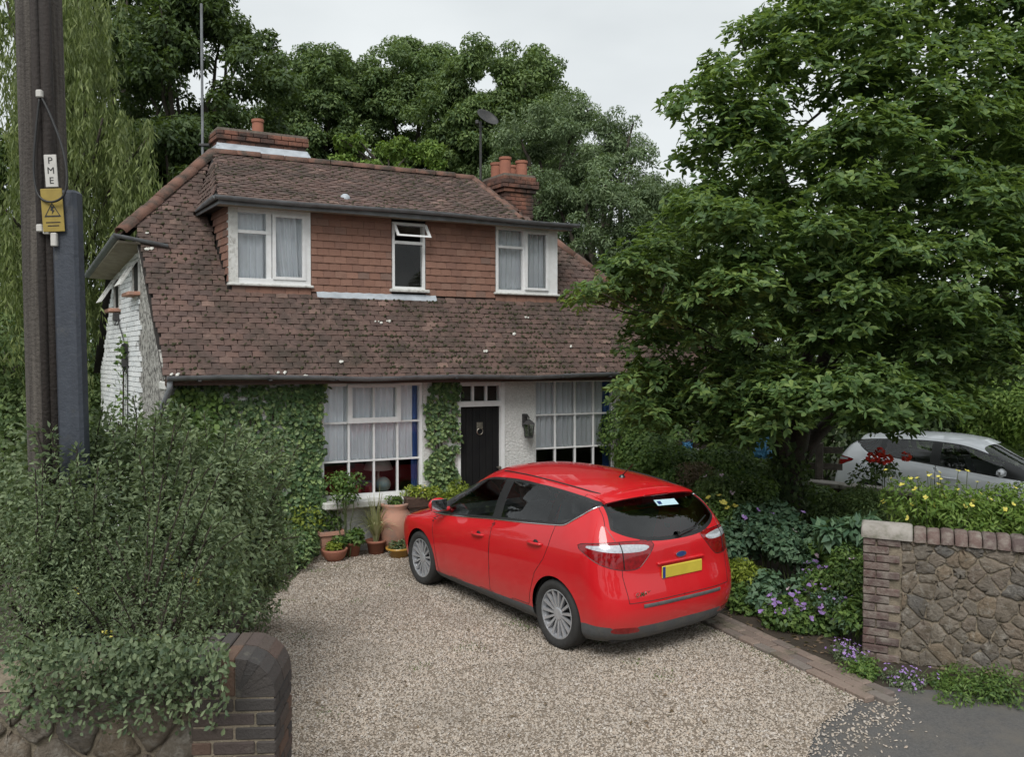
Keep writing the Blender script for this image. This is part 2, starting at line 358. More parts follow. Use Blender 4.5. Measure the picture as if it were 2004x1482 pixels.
# rendered strip along the front verge
m = HM(); m.prism([(0.019, 0.0, .75), (0.019, 1.72, .85), (0.019, 1.66, 3.6), (0.019, 1.55, HHZ-.1), (0.019, HHB, HHZ-.1), (0.019, 0, mz(0)-.1)], (-.022, 0, 0))
m.build('render_strip', 'weathered_render', gable)
m = HM(); m.box(AR-.45, AR-.25, .22, DEP, 0, 2.5); m.box(.22, AR-.45, DEP-.2, DEP, 0, 2.5); m.build('rear_walls', 'roughcast', house)
for g in GW:                                       # two small gable casements, top-hung and pushed open
    m = HM(); b0, b1, z0, z1 = g
    m.box(-.02, .03, b0-.04, b0, z0-.04, z1+.04); m.box(-.02, .03, b1, b1+.04, z0-.04, z1+.04); m.box(-.02, .03, b0, b1, z1, z1+.04)
    wn = m.build('gable_window', 'old_white', gable)
    m = HM(); m.box(.0, .018, b0, b1, z0, z1); m.build('dark_opening', 'black_paint', wn)
    m = HM(); m.bevbox(-.16, .02, b0-.06, b1+.06, z0-.09, z0-.035, .008); m.build('sill', 'pink_terracotta', wn)
    m = HM(); h = z1-z0; k = .55
    def tl(a_, b_, z_): return (-.03-(z1-z_)*math.sin(k)-a_*math.cos(k), b_, z1-(z1-z_)*math.cos(k)+a_*0)
    for (q0, q1, s0, s1) in [(b0, b0+.05, z0, z1), (b1-.05, b1, z0, z1), (b0+.05, b1-.05, z0, z0+.05), (b0+.05, b1-.05, z1-.05, z1)]:
        m.prism([tl(0, q0, s0), tl(0, q1, s0), tl(0, q1, s1), tl(0, q0, s1)], (-.03, 0, -.0))
    m.build('open_sash', 'old_white', wn)
    m = HM(); m.prism([tl(.01, b0+.05, z0+.05), tl(.01, b1-.05, z0+.05), tl(.01, b1-.05, z1-.05), tl(.01, b0+.05, z1-.05)], (-.005, 0, 0)); m.build('pane', 'window_glass', wn)
for (b, z) in [(3.19, 3.41), (2.49, 2.9), (2.5, 2.68)]:  # cable brackets
    m = HM(); m.bevbox(-.1, -.012, b-.04, b+.04, z-.07, z+.07, .012); m.tube([(-.05, b, z-.06), (-.08, b, z-.13), (-.06, b-.1, z-.14), (-.02, b-.13, z-.05)], .01, 6)
    m.build('cable_bracket', 'iron', gable)
m = HM(); m.tube([(-.03, 3.45, 3.5), (-.05, 3.19, 3.41), (-.04, 2.8, 3.12), (-.04, 2.49, 2.9), (-.03, 2.45, 2.5), (-.03, 2.5, 1.2)], .009, 6); m.build('service_cable', 'iron', gable)

# roof underlay sheets, set 25 mm under the tiles
def up(a, b, z, d): return (a, b-d*math.sin(AL), z+d*math.cos(AL))
HIPL = ((-.32, HHB-.06, HHZ-.03), (1.24, RB, RZ)); RAP = (5.72, RB, RZ)
roof_m = HM()
fr = [(-.09, EB, EZ), (AR+.15, EB, EZ), RAP, HIPL[1], (-.09, HHB, HHZ)]
roof_m.add([up(*p, -.03) for p in fr], [tuple(range(len(fr)))])
bk = [(-.09, 2*RB-EB, EZ), (AR+.15, 2*RB-EB, EZ), RAP, HIPL[1], (-.09, 3.78, 4.25)]
roof_m.add([(a, b, z-.02) for a, b, z in bk], [tuple(range(len(bk)-1, -1, -1))])
roof_m.add([(AR+.15, EB, EZ-.03), (AR+.15, 2*RB-EB, EZ-.03), (5.72, RB, RZ-.03)], [(0, 1, 2)])
roof_m.add([(-.27, HHB, HHZ-.03), (1.24, RB, RZ-.03), (-.27, 3.8, 4.2)], [(0, 1, 2)])
roof = roof_m.build('roof', 'underlay', house)
# tile rows
tiles = []       # (matrix, size variant)
def tile_mesh(name, wd, ln, th=.016, camb=.006):
    xs = [0, wd*.5, wd]; V = []; F = []
    for z0 in (0, th):
        for y in (0, ln):
            for i, x in enumerate(xs): V.append((x, y, z0+(camb if i == 1 else 0)))
    q = lambda k, j, i: k*6+j*3+i
    for i in (0, 1):
        F += [(q(1,0,i), q(1,0,i+1), q(1,1,i+1), q(1,1,i)), (q(0,0,i), q(0,0,i+1), q(1,0,i+1), q(1,0,i))]
    F += [(q(0,0,0), q(1,0,0), q(1,1,0), q(0,1,0)), (q(0,0,2), q(0,1,2), q(1,1,2), q(1,0,2))]
    return V, F
GA, TW = .098, .166
def plane_tiles(P0, ua, us, nrows, amin, amax, ok, lift=.012):
    """tiles on a plane: P0 origin, ua unit along, us unit up the slope, all in sheared local axes"""
    ua = Vector(ua).normalized(); us = Vector(us).normalized(); un = ua.cross(us).normalized()
    us = un.cross(ua).normalized()
    out = []
    for r in range(nrows):
        a = amin-(TW/2 if r % 2 else 0)-random.random()*.01
        sag = .012*math.sin(r*.7)
        while a < amax:
            t = r*GA+random.uniform(-.006, .006)
            if ok(a+TW/2, t+GA/2) and ok(a+.02, t+.02) and ok(a+TW-.02, t+.02):
                tilt = math.radians(-5.5+random.uniform(-1.6, 1.6)); rl = random.uniform(-.03, .03); yw = random.uniform(-.02, .02)
                p = Vector(P0)+ua*a+us*t+un*(lift+random.uniform(0, .006))
                R = Matrix((ua, us, un)).transposed().to_4x4()
                out.append(Matrix.Translation(p) @ R @ Matrix.Rotation(tilt, 4, 'X') @ Matrix.Rotation(rl, 4, 'Y') @ Matrix.Rotation(yw, 4, 'Z'))
            else:
                lo_, hi_ = None, None
                for q in range(0, 9):
                    if ok(a+q*TW/8, t+GA/2) and ok(a+q*TW/8, t+.02): lo_ = q if lo_ is None else lo_; hi_ = q
                if lo_ is not None and hi_-lo_ >= 2:
                    p = Vector(P0)+ua*(a+lo_*TW/8)+us*t+un*(lift+random.uniform(0, .004)); R = Matrix((ua, us, un)).transposed().to_4x4()
                    out.append(Matrix.Translation(p) @ R @ Matrix.Rotation(math.radians(-5.5), 4, 'X') @ Matrix.Diagonal(((hi_-lo_)/8, 1, 1, 1)))
            a += TW+random.uniform(.001, .007)
    return out
BD = Vector(sh(0, 1, 0))
def onmain(a, t): b = EB+t*math.cos(AL); return a, b, mz(b)
DGB, DGZ, DFB = .42, 4.93, .65                    # dormer gutter line and face
DA0, DA1 = .97, 6.1
def ok_main(a_, t):
    b = EB+t*math.cos(AL)*.99; z = mz(b)
    a = a_
    if z > RZ-.03: return False
    lo = -.08 if z < HHZ else np.interp(z, [HHZ, RZ], [-.3, 1.24])
    hi = np.interp(z, [EZ, RZ], [AR+.12, 5.72])
    if a < lo or a > hi: return False
    if 3.66 < z <= DGZ and DA0-.03 < a < DA1+.02: return False
    if z > DGZ and np.interp(z, [DGZ, RZ], [.86, 1.24]) < a < np.interp(z, [DGZ, RZ], [6.2, 5.72]): return False
    return True
O0 = Vector(sh(0, EB-.05, EZ-.05*SLOPE)); us = Vector(sh(0, math.cos(AL), math.sin(AL)))
# rows follow the front; shift for the skew is taken out so that a stays the house coordinate
usn = Vector((0, us.y, us.z)).normalized(); kx = us.x/Vector((0, us.y, us.z)).length
tiles += plane_tiles(O0, (1, 0, 0), usn, 46, -.7, AR+.2, lambda a, t: ok_main(a-kx*t, t-.06))
def ok_dorm(a, t, L_=2.384):
    f = t/L_
    if f > .99: return False
    return .74+f*(1.24-.74)+0*a <= a <= (5.36+f*(5.72-5.36))
dsl = Vector(sh(0, RB-DGB, RZ-DGZ)); dn = Vector((0, dsl.y, dsl.z)); dl = dn.length; dkx = dsl.x/dl
tiles += plane_tiles(sh(0, DGB-.03, DGZ-.015), (1, 0, 0), dn, 25, .3, 6.4, lambda a, t: ok_dorm(a-dkx*t, t, dl))
# dormer roof sheets: front plane, steep left flank, flat right corner and right flank
m = HM()
lid = .02
m.add([(.72, DGB, DGZ-lid), (5.36, DGB, DGZ-lid), (5.72, RB, RZ-lid), (1.24, RB, RZ-lid)], [(0, 1, 2, 3)])
m.add([(.72, DGB, DGZ-lid), (1.24, RB, RZ-lid), (.8, 1.68, DGZ-lid)], [(0, 1, 2)])
m.add([(5.36, DGB, DGZ-lid), (6.26, DGB, DGZ-lid), (6.26, 1.7, DGZ-lid)], [(0, 1, 2)])
m.add([(5.36, DGB, DGZ-lid), (6.26, 1.7, DGZ-lid), (5.72, RB, RZ-lid)], [(0, 1, 2)])
m.add([(.72, DGB, DGZ-.05), (6.26, DGB, DGZ-.05), (6.26, 1.7, DGZ-.05), (.72, 1.7, DGZ-.05)], [(0, 3, 2, 1)])
m.build('dormer_roof', 'underlay', roof)
# half-hip flank tiles (seen edge-on) and dormer flank tiles
def flank(p0, p1, apex, rows):
    p0, p1, ap = (Vector(sh(*p)) for p in (p0, p1, apex))
    ua = (p1-p0).normalized(); v = ap-p0; us_ = (v-ua*v.dot(ua)); Ls = us_.length; W = (p1-p0).length; x = v.dot(ua)
    return plane_tiles(p0, ua, us_, rows, -.2, W+.2, lambda a, t: t/Ls < .97 and x*t/Ls-.02 < a < W+(x-W)*t/Ls+.02)
tiles += flank((-.28, 3.8, 4.18), (-.28, HHB-.05, HHZ-.04), (1.24, RB, RZ), 30)
tiles += flank((.80, 1.7, DGZ), (.72, DGB, DGZ), (1.24, RB, RZ), 14)
TV, TF = tile_mesh('roof_tile', TW-.004, .135)
tmesh = newmesh('roof_tile', TV, TF, 'roof_tile')
cw = np.array([0, 0, CAMH]); HMAT = Matrix.Translation(HO) @ Matrix.Rotation(TH, 4, 'Z')
tiles.sort(key=lambda M_: ((HMAT @ M_.translation)-Vector(cw)).length)
vis = [M_ for M_ in tiles if -.1 < M_.translation.x < 6.9]
near = set(id(M_) for M_ in vis[:300])
JV = []; JF = []; JT = []
for M_ in tiles:
    if id(M_) in near:
        o = link('roof_tile', tmesh, roof); o.matrix_basis = M_
    else:
        n = len(JV); JV += [tuple(M_ @ Vector(v)) for v in TV]; JF += [tuple(i+n for i in f) for f in TF]; JT += [random.random()]*len(TV)
o = link('roof_tiles', newmesh('roof_tiles', JV, JF, 'roof_tile', False, JT), roof); o['kind'] = 'stuff'
# moss tufts and lichen spots on the tiles
def blobs(spots, rmin, rmax, flat, mat, name, parent):
    ico = [(0,0,1),(.89,0,.45),(.28,.85,.45),(-.72,.53,.45),(-.72,-.53,.45),(.28,-.85,.45),(1,.3,-.3),(0,1,-.3),(-1,.2,-.3),(-.5,-.9,-.3),(.6,-.8,-.3)]
    fc = [(0,1,2),(0,2,3),(0,3,4),(0,4,5),(0,5,1),(1,6,2),(2,6,7),(2,7,3),(3,7,8),(3,8,4),(4,8,9),(4,9,5),(5,9,10),(5,10,1),(1,10,6)]
    V = []; F = []
    for (p, n_) in spots:
        r = random.uniform(rmin, rmax); n_ = Vector(n_).normalized(); u = n_.orthogonal().normalized(); w_ = n_.cross(u); k = len(V); an = random.random()*6
        for (x, y, z) in ico:
            x, y = x*math.cos(an)-y*math.sin(an), x*math.sin(an)+y*math.cos(an); j = random.uniform(.75, 1.25)
            V.append(tuple(Vector(p)+(u*x*1.4+w_*y)*r*j+n_*z*r*flat*j))
        F += [tuple(i+k for i in f) for f in fc]
    o = link(name, newmesh(name, V, F, mat, True), parent); o['kind'] = 'stuff'; return o
nrm = Vector((1, 0, 0)).cross(usn).normalized()
ms = []
while len(ms) < 1500:
    a = random.uniform(0, AR); t = random.uniform(.02, 4.3)
    if not ok_main(a, t): continue
    d = .25+.75*max(0, min(1, (a-1.5)/2)) if t < 1.6 else .2
    d *= .5+.5*math.sin(a*3.1+t*4)*math.cos(a*1.7-t*2)+.25
    if random.random() < d: ms.append((O0+Vector((a+kx*t, 0, 0))+usn*(round(t/GA)*GA+random.uniform(-.01, .03))+nrm*.035, nrm))
dnr = Vector((1, 0, 0)).cross(dn).normalized(); dnu = dn.normalized()
while len(ms) < 2200:
    a = random.uniform(.8, 5.7); t = random.uniform(.02, 2.3)
    if ok_dorm(a, t) and random.random() < .35+.5*(a/6): ms.append((Vector(sh(0, DGB-.03, DGZ-.015))+Vector((a+dkx*t, 0, 0))+dnu*(round(t/GA)*GA+random.uniform(-.01, .03))+dnr*.032, dnr))
blobs(ms, .008, .022, .6, 'moss', 'moss', roof)
ls = []
for (a, t) in [(1.35, .12), (1.62, .06), (2.9, 1.05), (3.0, 1.03), (3.1, 1.06), (4.4, .5), (.05, .1), (5.0, .85), (5.4, 1.2), (.0, 2.3), (.06, 2.32), (.02, 2.62), (5.9, .6), (2.2, .3)]:
    for k in range(2): ls.append((O0+Vector((a+random.uniform(-.05, .05)+kx*t, 0, 0))+usn*t+nrm*.045, nrm))
blobs(ls, .01, .026, .18, 'lichen', 'lichen', roof)
# ridge and hip tiles
def ridge_run(p, q, n, r=.1, name='ridge_tile'):
    p, q = Vector(sh(*p)), Vector(sh(*q)); d = (q-p)/n; dn_ = d.normalized(); side = dn_.cross(Vector((0, 0, 1))).normalized(); upv = side.cross(dn_)
    if upv.z < 0: upv = -upv
    for i in range(n):
        V = []; F = []; k = 9; j = Vector((random.uniform(-.006, .006), random.uniform(-.006, .006), random.uniform(-.008, .008)))
        for rr in (r, r-.016):
            for e in (.01, .99):
                for s_ in range(k):
                    an = PI*(s_/(k-1)-.5)*1.1
                    V.append(tuple(p+d*(i+e)+j+(side*math.sin(an)+upv*math.cos(an)*.8)*rr*(1+.06*(e > .5)) - upv*.035))
        for s_ in range(k-1):
            F += [(s_, s_+1, k+s_+1, k+s_), (2*k+s_, 3*k+s_, 3*k+s_+1, 2*k+s_+1), (s_, 2*k+s_, 2*k+s_+1, s_+1), (k+s_, k+s_+1, 3*k+s_+1, 3*k+s_)]
        link(name, newmesh(name, V, F, 'ridge_tile', True), roof)
ridge_run((1.24, RB, RZ+.05), (5.72, RB, RZ+.05), 12)
ridge_run((-.3, HHB-.02, HHZ+.02), (1.24, RB, RZ+.05), 8, .105, 'hip_tile')
ridge_run((6.2, 1.9, DGZ+.42), (5.72, RB, RZ+.05), 3, .1, 'hip_tile')
ridge_run((AR+.1, EB+.05, EZ+.06), (6.5, 1.85, 5.16), 9, .1, 'hip_tile')
ridge_run((5.37, DGB+.05, DGZ+.06), (5.72, RB, RZ+.05), 6, .06, 'hip_tile')

# gutters
def gutter(path, r, name, parent, mat='gutter'):
    P = [Vector(sh(*p)) for p in path]; V = []; F = []; k = 8
    for i, p in enumerate(P):
        d = (P[min(i+1, len(P)-1)]-P[max(i-1, 0)]).normalized(); s_ = d.cross(Vector((0, 0, 1))).normalized()
        for rr in (r, r-.008):
            for j in range(k+1):
                an = PI*j/k; V.append(tuple(p+s_*math.cos(an)*rr-Vector((0, 0, 1))*math.sin(an)*rr))
    n = 2*(k+1)
    for i in range(len(P)-1):
        for j in range(k):
            F += [(i*n+j, i*n+j+1, (i+1)*n+j+1, (i+1)*n+j), (i*n+k+1+j, (i+1)*n+k+1+j, (i+1)*n+k+2+j, i*n+k+2+j)]
        F += [(i*n, (i+1)*n, (i+1)*n+k+1, i*n+k+1), (i*n+k, i*n+2*k+1, (i+1)*n+2*k+1, (i+1)*n+k)]
    for i in (0, len(P)-1):
        F.append(tuple(range(i*n, i*n+k+1)))
    o = link(name, newmesh(name, V, F, mat, True), parent); o.data.set_sharp_from_angle(angle=math.radians(50)); return o
mg = gutter([(-.07+i*(AR+.15)/14, EB-.085, EZ+.02+.012*math.sin(i*1.3)-.02*(3 < i < 9)) for i in range(15)], .06, 'eaves_gutter', house)
for i in range(10):
    m = HM(); a = .3+i*.86; m.bevbox(a-.02, a+.02, EB-.15, EB-.0, EZ-.052, EZ-.03, .005); m.build('gutter_bracket', 'iron', mg)
m = HM(); m.box(-.07, AR, EB+.01, EB+.035, EZ-.1, EZ-.012); m.build('fascia_board', 'brown_wood', house)
m = HM(); m.box(-.07, AR, EB+.036, 0, EZ-.04, EZ-.02); m.build('soffit', 'brown_wood', house)
dg = gutter([(.8, 1.62, DGZ-.005), (.75, 1.0, DGZ), (.72, DGB-.06, DGZ+.01)], .05, 'dormer_gutter', house)
gutter([(.69+i*5.62/10, DGB-.08, DGZ+.012-.012*math.sin(i*.9)) for i in range(11)], .052, 'dormer_gutter', house)
m = HM(); m.box(.76, 6.24, DGB-.02, DGB, DGZ-.09, DGZ-.025); m.box(.76, .78, DGB, 1.6, DGZ-.09, DGZ-.025); m.build('dormer_fascia', 'gutter', house)
m = HM(); m.box(.78, 6.24, DGB+.001, DFB+.03, DGZ-.075, DGZ-.055); m.build('dormer_soffit', 'cream_board', house)
gutter([(-.35, 3.9, 4.13), (-.35, HHB-.12, HHZ-.05)], .06, 'half_hip_gutter', house)
gutter([(-.4, HHB-.16, HHZ-.04), (.28, HHB-.22, HHZ-.16)], .05, 'half_hip_gutter', house)
m = HM(); m.prism([(-.34, 3.9, 4.1), (-.34, HHB-.1, HHZ-.12), (-.0, HHB-.1, HHZ-.14), (-.0, 3.85, 4.08)], (0, 0, -.03)); m.build('half_hip_soffit', 'cream_board', house)
m = HM(); m.prism([(-.03, EB+.02, EZ-.02), (-.03, HHB, HHZ-.06), (-.03, HHB+.1, HHZ-.06), (-.03, EB+.16, EZ-.06)], (-.05, 0, 0)); m.build('verge_board', 'weathered_render', house)
# downpipe at the corner
m = HM(); m.tube([(-.03, EB-.06, EZ-.03), (-.03, EB-.05, EZ-.14), (-.06, -.02, 2.1), (-.07, .06, 1.95), (-.07, .06, 0)], .035, 10); m.build('downpipe', 'gutter', house, True)
m = HM(); m.bevbox(-.09, .02, EB+.04, -.002, 2.33, 2.47, .03); m.build('eaves_corbel', 'old_white', house)

# dormer: face, hung tiles, cheeks, apron
m = HM(); m.box(2.08, 3.29, DFB, DFB+.15, 3.6, 4.88); m.box(3.82, 5.0, DFB, DFB+.15, 3.6, 4.88)
m.box(DA0, 2.08, DFB, DFB+.15, 3.6, 3.8); m.box(3.29, 3.82, DFB, DFB+.15, 3.6, 3.8); m.box(5.0, DA1, DFB, DFB+.15, 3.6, 3.81)
m.add([(DA0+.02, DFB+.02, 3.6), (DA0+.02, DFB+.02, 4.88), (DA0+.02, 1.7, 4.88)], [(0, 1, 2)]); m.add([(DA1-.02, DFB+.02, 3.6), (DA1-.02, DFB+.02, 4.88), (DA1-.02, 1.7, 4.88)], [(2, 1, 0)])
dormer = m.build('dormer', 'underlay', house)
HV, HF = tile_mesh('hanging_tile', .168, .135, .019, .003); hmesh = newmesh('hanging_tile', HV, HF, 'hung_tile')
def hang(a0, a1, z0, z1, face):
    n = max(1, round((a1-a0)/.171)); wd = (a1-a0)/n; r = 0; z = z0
    while z < z1-.03:
        xs = [a0+wd*i for i in range(n+1)] if r % 2 == 0 else [a0]+[a0+wd*(i+.5) for i in range(n)]+[a1]
        for x0, x1 in zip(xs, xs[1:]):
            if face == 'front': p = Vector(sh((x0), DFB-.012, z)); R = Matrix(((1,0,0),(0,0,-1),(0,1,0))).to_4x4(); R = Matrix.Translation(p) @ R
            else:
                if mz(x0)-.05 > z or mz(x1)-.03 > z+.11: continue
                p = Vector(sh(DA0-.002, x1, z)); u = (Vector(sh(0, x0, 0))-Vector(sh(0, x1, 0))).normalized(); n_ = u.cross(Vector((0, 0, 1))); R = Matrix.Translation(p) @ Matrix((u, Vector((0, 0, 1)), n_)).transposed().to_4x4()
            o = link('hanging_tile', hmesh, dormer)
            o.matrix_basis = R @ Matrix.Rotation(math.radians(-7+random.uniform(-1.2, 1.2)), 4, 'X') @ Matrix.Rotation(random.uniform(-.012, .012), 4, 'Z') @ Matrix.Diagonal(((x1-x0-.003)/.168, 1, 1, 1))
        z += .107; r += 1
hang(2.085, 3.285, 3.71, 4.86, 'front'); hang(3.825, 4.995, 3.71, 4.86, 'front'); hang(.68, 1.7, 3.71, 4.86, 'side')
hang(DA0+.02, 2.08, 3.66, 3.72, 'front'); hang(5.0, DA1, 3.66, 3.72, 'front')
m = HM()
def apron(a0, a1): m.prism([(a0, DFB-.03, 3.712), (a1, DFB-.03, 3.712), (a1, DFB-.075, mz(DFB-.075)+.05), (a0, DFB-.075, mz(DFB-.075)+.05)], (0, 0, .008))
apron(2.15, 3.98); m.build('lead_apron', 'lead', dormer)
# windows
def window(root, name, a0, a1, z0, z1, b, cols, rows, fw=.05, bw=.024, dep=.07, skip=(), sill=None, frame_mat='white_paint', bot=None):
    m = HM(); m.box(a0, a0+fw, b, b+dep, z0, z1); m.box(a1-fw, a1, b, b+dep, z0, z1); m.box(a0+fw, a1-fw, b+.002, b+dep, z1-fw, z1); m.box(a0+fw, a1-fw, b+.002, b+dep, z0, z0+(bot or fw))
    wn = m.build(name, frame_mat, root)
    xs = [a0+fw]+[a0+fw+(a1-a0-2*fw)*c for c in cols]+[a1-fw]; zs = [z0+(bot or fw)]+[z0+(z1-z0)*r for r in rows]+[z1-fw]
    for x in xs[1:-1]:
        m = HM(); m.box(x-bw/2, x+bw/2, b+.012, b+dep-.012, zs[0], zs[-1]); m.build('glazing_bar', frame_mat, wn)
    for z in zs[1:-1]:
        m = HM(); m.box(xs[0], xs[-1], b+.008, b+dep-.008, z-bw/2, z+bw/2); m.build('glazing_bar', frame_mat, wn)
    for i in range(len(xs)-1):
        for j in range(len(zs)-1):
            if (i, j) in skip: continue
            m = HM(); jt = random.uniform(-.002, .002); m.box(xs[i], xs[i+1], b+.03+jt, b+.034+jt, zs[j], zs[j+1]); m.build('pane', 'window_glass', wn)
    if sill:
        m = HM(); m.bevbox(a0-sill[0], a1+sill[0], b-sill[1], b+.05, z0-sill[2], z0-.002, .01); m.build('sill', 'old_white', wn)
    return wn
def curtain(parent, a0, a1, z0, z1, b, mat, folds=9, amp=.025, name='curtain', sweep=None):
    n = folds*10; V = []; F = []; K = 6
    ph = random.random()*6
    for j in range(K+1):
        z = z0+(z1-z0)*j/K
        for i in range(n+1):
            u = i/n; a = a0+(a1-a0)*u
            if sweep: a = a+sweep*(1-j/K)**1.5*(1-u)
            V.append(sh(a, b+amp*math.sin(u*folds*2*PI+ph+.8*math.sin(u*11))+.3*amp*math.sin(u*folds*5.1+j*.3), z))
    for j in range(K):
        for i in range(n): F.append((j*(n+1)+i, j*(n+1)+i+1, (j+1)*(n+1)+i+1, (j+1)*(n+1)+i))
    return link(name, newmesh(name, V, F, mat, True), parent)
wl = window(house, 'window', *LW, .04, [.255, .515, .765], [.325, .66], .04, .026, bot=.06)
cs = LW[0]+.04; cwid = LW[1]-LW[0]-.08
m = HM(); x0, x1 = cs+cwid*.255, cs+cwid*.765; z0, z1 = LW[2]+(LW[3]-LW[2])*.655, LW[3]-.01
for q in [(x0-.03, x0+.035, z0, z1), (x1-.035, x1+.03, z0, z1), (x0+.035, x1-.035, z0, z0+.075), (x0+.035, x1-.035, z1-.05, z1)]: m.box(q[0], q[1], .005, .05, q[2], q[3])
m.build('casement', 'white_paint', wl)
m = HM(); m.bevbox(LW[0]-.04, LW[1]+.03, -.2, .08, LW[2]-.1, LW[2]-.003, .015); m.build('sill', 'old_white', wl)
wr = window(house, 'window', *RW, .04, [.25, .51, .755], [.345, .665], .04, .026, bot=.06)
m = HM(); m.bevbox(RW[0]-.04, RW[1]+.03, -.12, .08, RW[2]-.09, RW[2]-.003, .015); m.build('sill', 'old_white', wr)
curtain(wl, LW[0]+.02, LW[1]-.1, 1.30, 2.36, .125, 'net_curtain', 15); curtain(wr, RW[0]+.02, RW[1]-.16, 1.32, 2.38, .125, 'net_curtain', 14)
curtain(wl, LW[1]-.13, LW[1]-.03, .78, 2.36, .13, 'blue_curtain', 2, .02); curtain(wr, RW[1]-.14, RW[1]-.03, .8, 2.36, .13, 'blue_curtain', 2, .02)
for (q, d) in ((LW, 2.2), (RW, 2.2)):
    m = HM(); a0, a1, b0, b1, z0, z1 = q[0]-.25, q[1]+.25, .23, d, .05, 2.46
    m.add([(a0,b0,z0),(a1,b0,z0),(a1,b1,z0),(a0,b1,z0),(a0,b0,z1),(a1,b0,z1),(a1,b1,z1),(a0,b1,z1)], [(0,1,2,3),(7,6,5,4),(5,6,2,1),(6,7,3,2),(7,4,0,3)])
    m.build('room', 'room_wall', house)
# dormer windows
w1 = window(house, 'dormer_window', DA0-.01, 2.075, 3.8, 4.865, DFB-.02, [.475], [], .075, .07, .09, skip=((0, 0), (1, 0)), sill=(.03, .05, .04))
def panes(parent, b, rects):
    for (a0, a1, z0, z1) in rects:
        m = HM(); m.box(a0, a1, b, b+.004, z0, z1); m.build('pane', 'window_glass', parent)
def sash(parent, a0, a1, z0, z1, b, fw, name='casement', mat='white_paint'):
    m = HM()
    for q in [(a0, a0+fw, z0, z1), (a1-fw, a1, z0, z1), (a0+fw, a1-fw, z0, z0+fw), (a0+fw, a1-fw, z1-fw, z1)]: m.box(q[0], q[1], b, b+.045, q[2], q[3])
    return m.build(name, mat, parent)
m = HM(); m.box(DA0-.012, DA0+.1, DFB-.028, DFB+.1, 3.8, 4.87); m.build('corner_post', 'old_white', w1)
sash(w1, 1.54, 1.998, 3.868, 4.795, DFB-.035, .042); panes(w1, DFB+.0, [(1.58, 1.96, 3.9, 4.76), (1.06, 1.5, 3.87, 4.5), (1.06, 1.5, 4.54, 4.79)])
m = HM(); m.box(1.04, 1.52, DFB-.016, DFB+.05, 4.5, 4.545); m.build('transom', 'white_paint', w1)
curtain(w1, 1.02, 1.5, 3.82, 4.84, DFB+.13, 'net_curtain', 5, .02, sweep=.0); curtain(w1, 1.5, 2.05, 3.82, 4.84, DFB+.12, 'net_curtain', 6, .025, sweep=.12)
w2 = window(house, 'dormer_window', 3.295, 3.815, 3.8, 4.81, DFB-.02, [], [.70], .038, .045, .08, skip=((0, 0), (0, 1)), sill=(.05, .06, .05))
panes(w2, DFB+.01, [(3.34, 3.77, 3.84, 4.49)])
m = HM(); k = .62; z1 = 4.79; L_ = .26
def tv(a_, d): return (a_, DFB-.035-d*math.sin(k), z1-d*math.cos(k))
for (q0, q1, d0, d1) in [(3.29, 3.325, 0, L_), (3.785, 3.82, 0, L_), (3.325, 3.785, 0, .035), (3.325, 3.785, L_-.035, L_)]:
    m.prism([tv(q0, d0), tv(q1, d0), tv(q1, d1), tv(q0, d1)], (0, -.03, .0))
m.build('open_vent', 'white_paint', w2)
m = HM(); m.prism([tv(3.325, .035), tv(3.785, .035), tv(3.785, L_-.035), tv(3.325, L_-.035)], (0, -.006, 0)); m.build('pane', 'window_glass', w2)
w3 = window(house, 'dormer_window', 5.005, DA1, 3.81, 4.86, DFB-.02, [.46], [], .045, .05, .09, skip=((0, 0), (1, 0)), sill=(.04, .05, .04))
m = HM(); m.box(DA1-.16, DA1+.012, DFB-.03, DFB+.1, 3.81, 4.87); m.build('corner_post', 'white_paint', w3)
sash(w3, 5.515, 5.94, 3.86, 4.81, DFB-.05, .038); panes(w3, DFB-.02, [(5.55, 5.9, 3.9, 4.77)]); panes(w3, DFB+.01, [(5.05, 5.46, 3.85, 4.52), (5.05, 5.46, 4.56, 4.82)])
m = HM(); m.box(5.05, 5.48, DFB-.016, DFB+.05, 4.52, 4.56); m.build('transom', 'white_paint', w3)
curtain(w3, 5.03, 5.95, 3.82, 4.84, DFB+.13, 'net_curtain', 11, .02)
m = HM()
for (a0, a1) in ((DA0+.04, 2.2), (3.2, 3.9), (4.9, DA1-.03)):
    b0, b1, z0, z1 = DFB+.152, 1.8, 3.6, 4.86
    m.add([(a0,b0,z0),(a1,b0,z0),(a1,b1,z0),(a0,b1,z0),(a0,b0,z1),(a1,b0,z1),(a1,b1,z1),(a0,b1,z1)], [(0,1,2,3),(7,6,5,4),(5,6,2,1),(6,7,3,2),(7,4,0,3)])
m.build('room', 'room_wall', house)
m = HM(); m.box(2.6, 3.0, DFB+.16, DFB+.2, 3.7, 4.8); m.build('inner_panel', 'room_wall', house)
